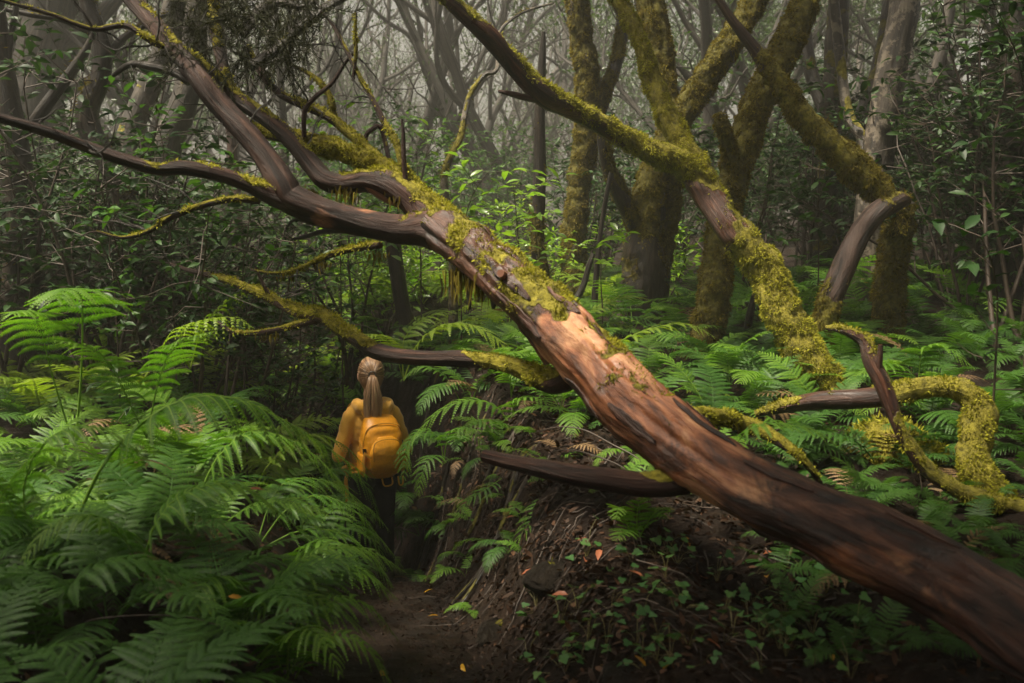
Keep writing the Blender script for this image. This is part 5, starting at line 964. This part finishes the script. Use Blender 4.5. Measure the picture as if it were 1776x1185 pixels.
hood = [('e', (0, 0, 1.22), (.182, .128, .20)), ('e', (0, 0, 1.06), (.175, .128, .16)), ('e', (0, 0, .94), (.185, .138, .10)), ('c', (-.135, 0, 1.345), (.135, 0, 1.345), .062, .062), ('c', (-.07, -.01, 1.385), (.07, -.01, 1.385), .06, .06)]
for s, e, w in ((-1, eL, wL), (1, eR, wR)):
    f = np.array(e) * .72 + np.array(w) * .28; hood += [('c', (s * .16, -.005, 1.32), (s * .205, -.015, 1.20), .062, .057), ('c', (s * .205, -.015, 1.20), e, .057, .050), ('c', e, f, .050, .043)]
hp = [(-.088, .06, 1.40), (-.112, -.02, 1.41), (-.10, -.085, 1.40), (-.055, -.125, 1.385), (0, -.138, 1.375), (.055, -.125, 1.385), (.10, -.085, 1.40), (.112, -.02, 1.41), (.088, .06, 1.40)]
for a, b in zip(hp[:-1], hp[1:]): hood.append(('c', a, b, .046, .046))
hood += [('c', (-.05, -.14, 1.345), (.05, -.14, 1.345), .035, .035)]
link('hoodie', shell(hood, .010, 4, 'hoodie', M['hoodie'], fold), person, (0, 0, -.03))
tr = [('e', (0, 0, .90), (.172, .130, .12)), ('e', (-.085, -.05, .85), (.088, .085, .10)), ('e', (.085, -.05, .85), (.088, .085, .10))]
for s in (-1, 1): tr += [('c', (s * .085, 0, .86), (s * .095, .02, .48), .098, .070), ('c', (s * .095, .02, .48), (s * .10, -.01, .13), .070, .055)]
link('trousers', shell(tr, .011, 3, 'trousers', M['trousers'], fold), person)
for s in (-1, 1): link('boot', shell([('c', (s * .10, -.02, .055), (s * .118, .15, .045), .048, .040), ('c', (s * .10, -.015, .05), (s * .10, -.01, .17), .05, .052), ('c', (s * .10, -.035, .02), (s * .12, .16, .02), .030, .030)], .009, 3, 'boot', M['boot']), person)
# hair: cap + strands gathered into a ponytail
hair = MB()
cap = shell([('e', (0, -.003, 1.572), (.083, .100, .106)), ('e', (0, -.03, 1.54), (.076, .076, .085))], .009, 4, 'cap', M['hair'])
cv = np.zeros(len(cap.vertices) * 3, np.float32); cap.vertices.foreach_get('co', cv); cv = cv.reshape(-1, 3)
pol = [tuple(p.vertices) for p in cap.polygons]; qd = [p for p in pol if len(p) == 4]
keepq = [p for p in qd if not (cv[list(p), 1].mean() > .055 and cv[list(p), 2].mean() < 1.62)]
hair.add(cv, quads=keepq, tint=.16 + .14 * vnoise(cv * np.array((90, 90, 14)))); pony = np.array((0, -.108, 1.575))
for _ in range(300):
    az = rng.uniform(-2.9, 2.9); el = rng.uniform(-.75, 1.45)
    s0 = np.array((math.sin(az) * math.cos(el) * .084, -math.cos(az) * math.cos(el) * .101 * (1 if abs(az) < 1.6 else .8), 1.568 + math.sin(el) * .106)); 
    if s0[1] > .06 and s0[2] < 1.63: continue
    c0 = np.array((0, -.003, 1.568)); ptsS = []
    for f in np.linspace(0, 1, 7):
        q = s0 * (1 - f) + pony * f; dv = (q - c0) / np.array((.084, .101, .107)); q = c0 + dv / max(np.linalg.norm(dv), .3) * np.array((.0855, .103, .108)) if f < .98 else pony; ptsS.append(q)
    stick(hair, ptsS, .0026, .002, 4); hair.a['tint'][-1] = np.full(28, rng.uniform(.0, .55))
    for kx in ('moss', 'wood'): pass
for _ in range(330):
    az = rng.uniform(0, 6.283); r = math.sqrt(rng.random()); e = rng.uniform(.21, .30); w = .058 * r
    ptsS = [pony + np.array((0, .01, 0)), pony + np.array((math.cos(az) * w * .45, -.026 + math.sin(az) * w * .4, -.02)), pony + np.array((math.cos(az) * w * .8, -.045 + math.sin(az) * w * .7, -.09)), pony + np.array((math.cos(az) * w * 1.05, -.046 + math.sin(az) * w * .8, -.16)), pony + np.array((math.cos(az) * w * (1.0), -.050 + math.sin(az) * w * .6, -e))]
    stick(hair, catmull(ptsS, .03), .0030, .0012, 4); kk = len(hair.v[-1]); hair.a['tint'][-1] = np.linspace(.30, 1.0, kk) * rng.uniform(.65, 1.1)
hair.a = {'tint': hair.a['tint']}
link('hair', hair.mesh('hair', M['hair']), person, (0, 0, HZ + .02 - HZ * HS), (0, 0, R(-14)), HS)
tie = MB(); aa = np.linspace(0, 6.283, 17); stick(tie, np.stack([.020 * np.cos(aa), -.118 + .004 * np.sin(aa), 1.573 + .020 * np.sin(aa)], -1), .006, .006, 6); link('hair_tie', tie.mesh('hair_tie', M['buckle']), person, (0, 0, HZ + .02 - HZ * HS), (0, 0, R(-14)), HS)

# ------------------------------------------------------------------ backpack
bp = thing('backpack', 'orange-yellow hiking backpack worn on the hiker\'s back', 'backpack', HP + np.array((0, 0, -.03)), None, HROT)
def loft(zs, wf, yf, df, pw=3.0, seg=44, wr=.004, seed=0):
    th = np.linspace(0, 2 * math.pi, seg, endpoint=False); V = []
    for z in zs:
        w, y, d = wf(z), yf(z), df(z); cx = np.sign(np.cos(th)) * np.abs(np.cos(th)) ** (2 / pw) * w; cyy = np.sign(np.sin(th)) * np.abs(np.sin(th)) ** (2 / pw) * d + y; V.append(np.stack([cx, cyy, 0 * th + z], -1))
    V = np.array(V); ctr = V.mean(1, keepdims=True); dv = nrm(V - ctr); V = V + dv * (wr * 2 * (fbm(V * np.array((16, 16, 26)) + seed, 3) - .5))[..., None]
    n = len(zs); i = np.arange(n * seg).reshape(n, seg); j = np.roll(i, -1, 1); q = np.stack([i[:-1], j[:-1], j[1:], i[1:]], -1).reshape(-1, 4); mb = MB(); v = V.reshape(-1, 3); a, b = V[0].mean(0), V[-1].mean(0)
    tr_ = [(k, n * seg, (k + 1) % seg)[::1] for k in range(seg)] + [((n - 1) * seg + k, (n - 1) * seg + (k + 1) % seg, n * seg + 1) for k in range(seg)]; mb.add(np.vstack([v, a, b]), quads=q, tris=tr_); return mb
def prof_(keys): x_, y_ = zip(*keys); return lambda z: float(np.interp(z, x_, y_))
zz = np.concatenate([[.915, .918, .924], np.linspace(.935, 1.33, 30), [1.345, 1.356, 1.362, 1.364]])
w_ = prof_([(.915, .07), (.924, .105), (.95, .128), (1.0, .145), (1.1, .153), (1.2, .150), (1.27, .140), (1.32, .122), (1.345, .10), (1.356, .075), (1.364, .03)])
bk = prof_([(.915, .25), (.95, .285), (1.0, .31), (1.1, .325), (1.2, .315), (1.27, .29), (1.32, .25), (1.345, .225), (1.364, .19)])
link('main_compartment', loft(zz, w_, lambda z: -(bk(z) + .115) / 2, lambda z: (bk(z) - .115) / 2 * (1 if z < 1.35 else .7), 2.6, wr=.012).mesh('main_compartment', M['pack']), bp)
zz2 = np.concatenate([[.955, .958], np.linspace(.965, 1.20, 20), [1.212, 1.22, 1.224]])
w2 = prof_([(.955, .06), (.97, .098), (1.02, .112), (1.1, .112), (1.18, .100), (1.205, .085), (1.224, .05)])
link('front_pocket', loft(zz2, w2, lambda z: -bk(z) + .012, lambda z: .034 * min(1, .35 + 8 * (z - .955), .35 + 9 * (1.224 - z)), 2.2, wr=.012, seed=4).mesh('front_pocket', M['pack2']), bp)
def ribbon(name, pts, w, mat, th=.004, side=None, par=None):
    c = catmull(pts, .012)[:, :3]; T, Nn, B = frames(c); S = nrm(np.cross(T, np.array(side if side is not None else (0, -1., 0.2)))); F = np.cross(S, T); mb = MB(); k = len(c)
    V = np.concatenate([c + S * w / 2 + F * th / 2, c - S * w / 2 + F * th / 2, c - S * w / 2 - F * th / 2, c + S * w / 2 - F * th / 2]); i = np.arange(k - 1); q = []
    for a in range(4): b = (a + 1) % 4; q.append(np.stack([a * k + i, b * k + i, b * k + i + 1, a * k + i + 1], -1))
    q.append(np.array([[0, k, 2 * k, 3 * k], [k - 1, 4 * k - 1, 3 * k - 1, 2 * k - 1]])); mb.add(V, quads=np.vstack(q)); return link(name, mb.mesh(name, M[mat], smooth=False), par or bp)
for s in (-1, 1):
    ribbon('shoulder_strap', [(s * .075, -.15, 1.335), (s * .095, -.10, 1.405), (s * .115, -.03, 1.432), (s * .125, .05, 1.405), (s * .125, .115, 1.34), (s * .12, .145, 1.24), (s * .14, .13, 1.12), (s * .175, .06, 1.02), (s * .165, -.10, .97)], .062, 'webbing', .014, side=(s * .15, -.2, 1.0))
    cs_ = ribbon('compression_strap', [(s * .148, -.16, 1.20), (s * .156, -.22, 1.17), (s * .150, -.285, 1.12), (s * .118, -.335, 1.09)], .016, 'webbing', .004, side=(s, -.4, 0))
    o = MB(); bmh = [(s * .146, -.282, 1.13)]; c0 = np.array(bmh[0]); bx_ = np.array([(x, y, z) for x in (-.011, .011) for y in (-.007, .007) for z in (-.016, .016)]); o.add(c0 + bx_, quads=[(0, 1, 3, 2), (4, 6, 7, 5), (0, 4, 5, 1), (2, 3, 7, 6), (0, 2, 6, 4), (1, 5, 7, 3)]); link('buckle', o.mesh('buckle', M['buckle'], smooth=False), cs_)
    ribbon('strap_end', [(s * .148, -.29, 1.12), (s * .160, -.295, 1.06), (s * .157, -.30, 1.0), (s * .162, -.29, .95)], .014, 'webbing', .003, side=(s * .5, -1, 0))
    mp = loft(np.linspace(.945, 1.10, 12), prof_([(.945, .010), (.97, .024), (1.06, .026), (1.10, .018)]), lambda z: -.21, prof_([(.945, .04), (.99, .07), (1.10, .072)]), 2.4, 24, .004); ob = link('side_pocket', mp.mesh('side_pocket', M['pack']), bp, (s * .146, 0, 0))
ribbon('hip_belt', [(-.15, -.16, .955), (-.20, -.08, .945), (-.205, .03, .94), (-.14, .13, .94), (0, .155, .935), (.14, .13, .94), (.205, .03, .94), (.20, -.08, .945), (.15, -.16, .955)], .04, 'webbing', .008, side=(0, 0, 1))
ribbon('strap_end', [(-.205, -.06, .94), (-.222, -.075, .88), (-.218, -.08, .80), (-.222, -.085, .73)], .024, 'webbing', .004, side=(-.5, -1, 0))
for x0, x1, dz in ((-.02, .05, .055), (.10, .13, .06)): ribbon('bottom_loop', [(x0, -.27, .925), ((x0 * .8 + x1 * .2), -.285, .925 - dz), (x1, -.285, .925 - dz * .9), (x1 + .005, -.27, .925)], .011, 'webbing', .004)
for nm, pts in (('zip', [(-.135, -.21, 1.06), (-.142, -.25, 1.18), (-.118, -.262, 1.275), (-.06, -.268, 1.305), (0, -.27, 1.312), (.06, -.268, 1.305), (.118, -.262, 1.275), (.142, -.25, 1.18), (.135, -.21, 1.06)]), ('zip', [(-.095, -.332, 1.06), (-.098, -.336, 1.14), (-.08, -.338, 1.195), (0, -.342, 1.212), (.08, -.338, 1.195), (.098, -.336, 1.14), (.095, -.332, 1.06)])):
    z_ = MB(); stick(z_, catmull(pts, .012), .0035, .0035, 5); zipo = link(nm, z_.mesh('zip', M['webbing']), bp)
for x0, z0, y0 in ((.108, 1.20, -.345), (.112, 1.17, -.345)):
    z_ = MB(); stick(z_, [(x0, y0, z0), (x0 + .003, y0 - .004, z0 - .02), (x0 + .004, y0 - .002, z0 - .045)], .004, .003, 5); link('zip_pull', z_.mesh('zip_pull', M['buckle']), zipo)
ribbon('grab_handle', [(-.03, -.16, 1.36), (-.025, -.165, 1.385), (.025, -.165, 1.385), (.03, -.16, 1.36)], .014, 'webbing', .005, side=(0, -1, .2))

# ================================================================== the mist
hz = bmesh.new(); bmesh.ops.create_cube(hz, size=1.0); me = bpy.data.meshes.new('haze'); hz.to_mesh(me); hz.free()
zlo, zhi = -2.2, 15.0
haze = link('haze', me, None, (0, 33, (zlo + zhi) / 2), (0, 0, 0), (140, 86, zhi - zlo)); haze['kind'] = 'stuff'; haze['label'] = 'pale grey mist filling the forest'; haze['category'] = 'mist'
hm = bpy.data.materials.new('mist'); hm.use_nodes = True; nt = hm.node_tree
for n_ in list(nt.nodes): nt.nodes.remove(n_)
out = nt.nodes.new('ShaderNodeOutputMaterial'); pv = nt.nodes.new('ShaderNodeVolumePrincipled')
pv.inputs['Color'].default_value = (.92, .90, .85, 1); pv.inputs['Density'].default_value = 0.0043; pv.inputs['Anisotropy'].default_value = .3
if 'Density Attribute' in pv.inputs: pv.inputs['Density Attribute'].default_value = ''
nt.links.new(pv.outputs[0], out.inputs['Volume']); me.materials.append(hm)
try: hm.cycles.homogeneous_volume = True
except Exception: pass
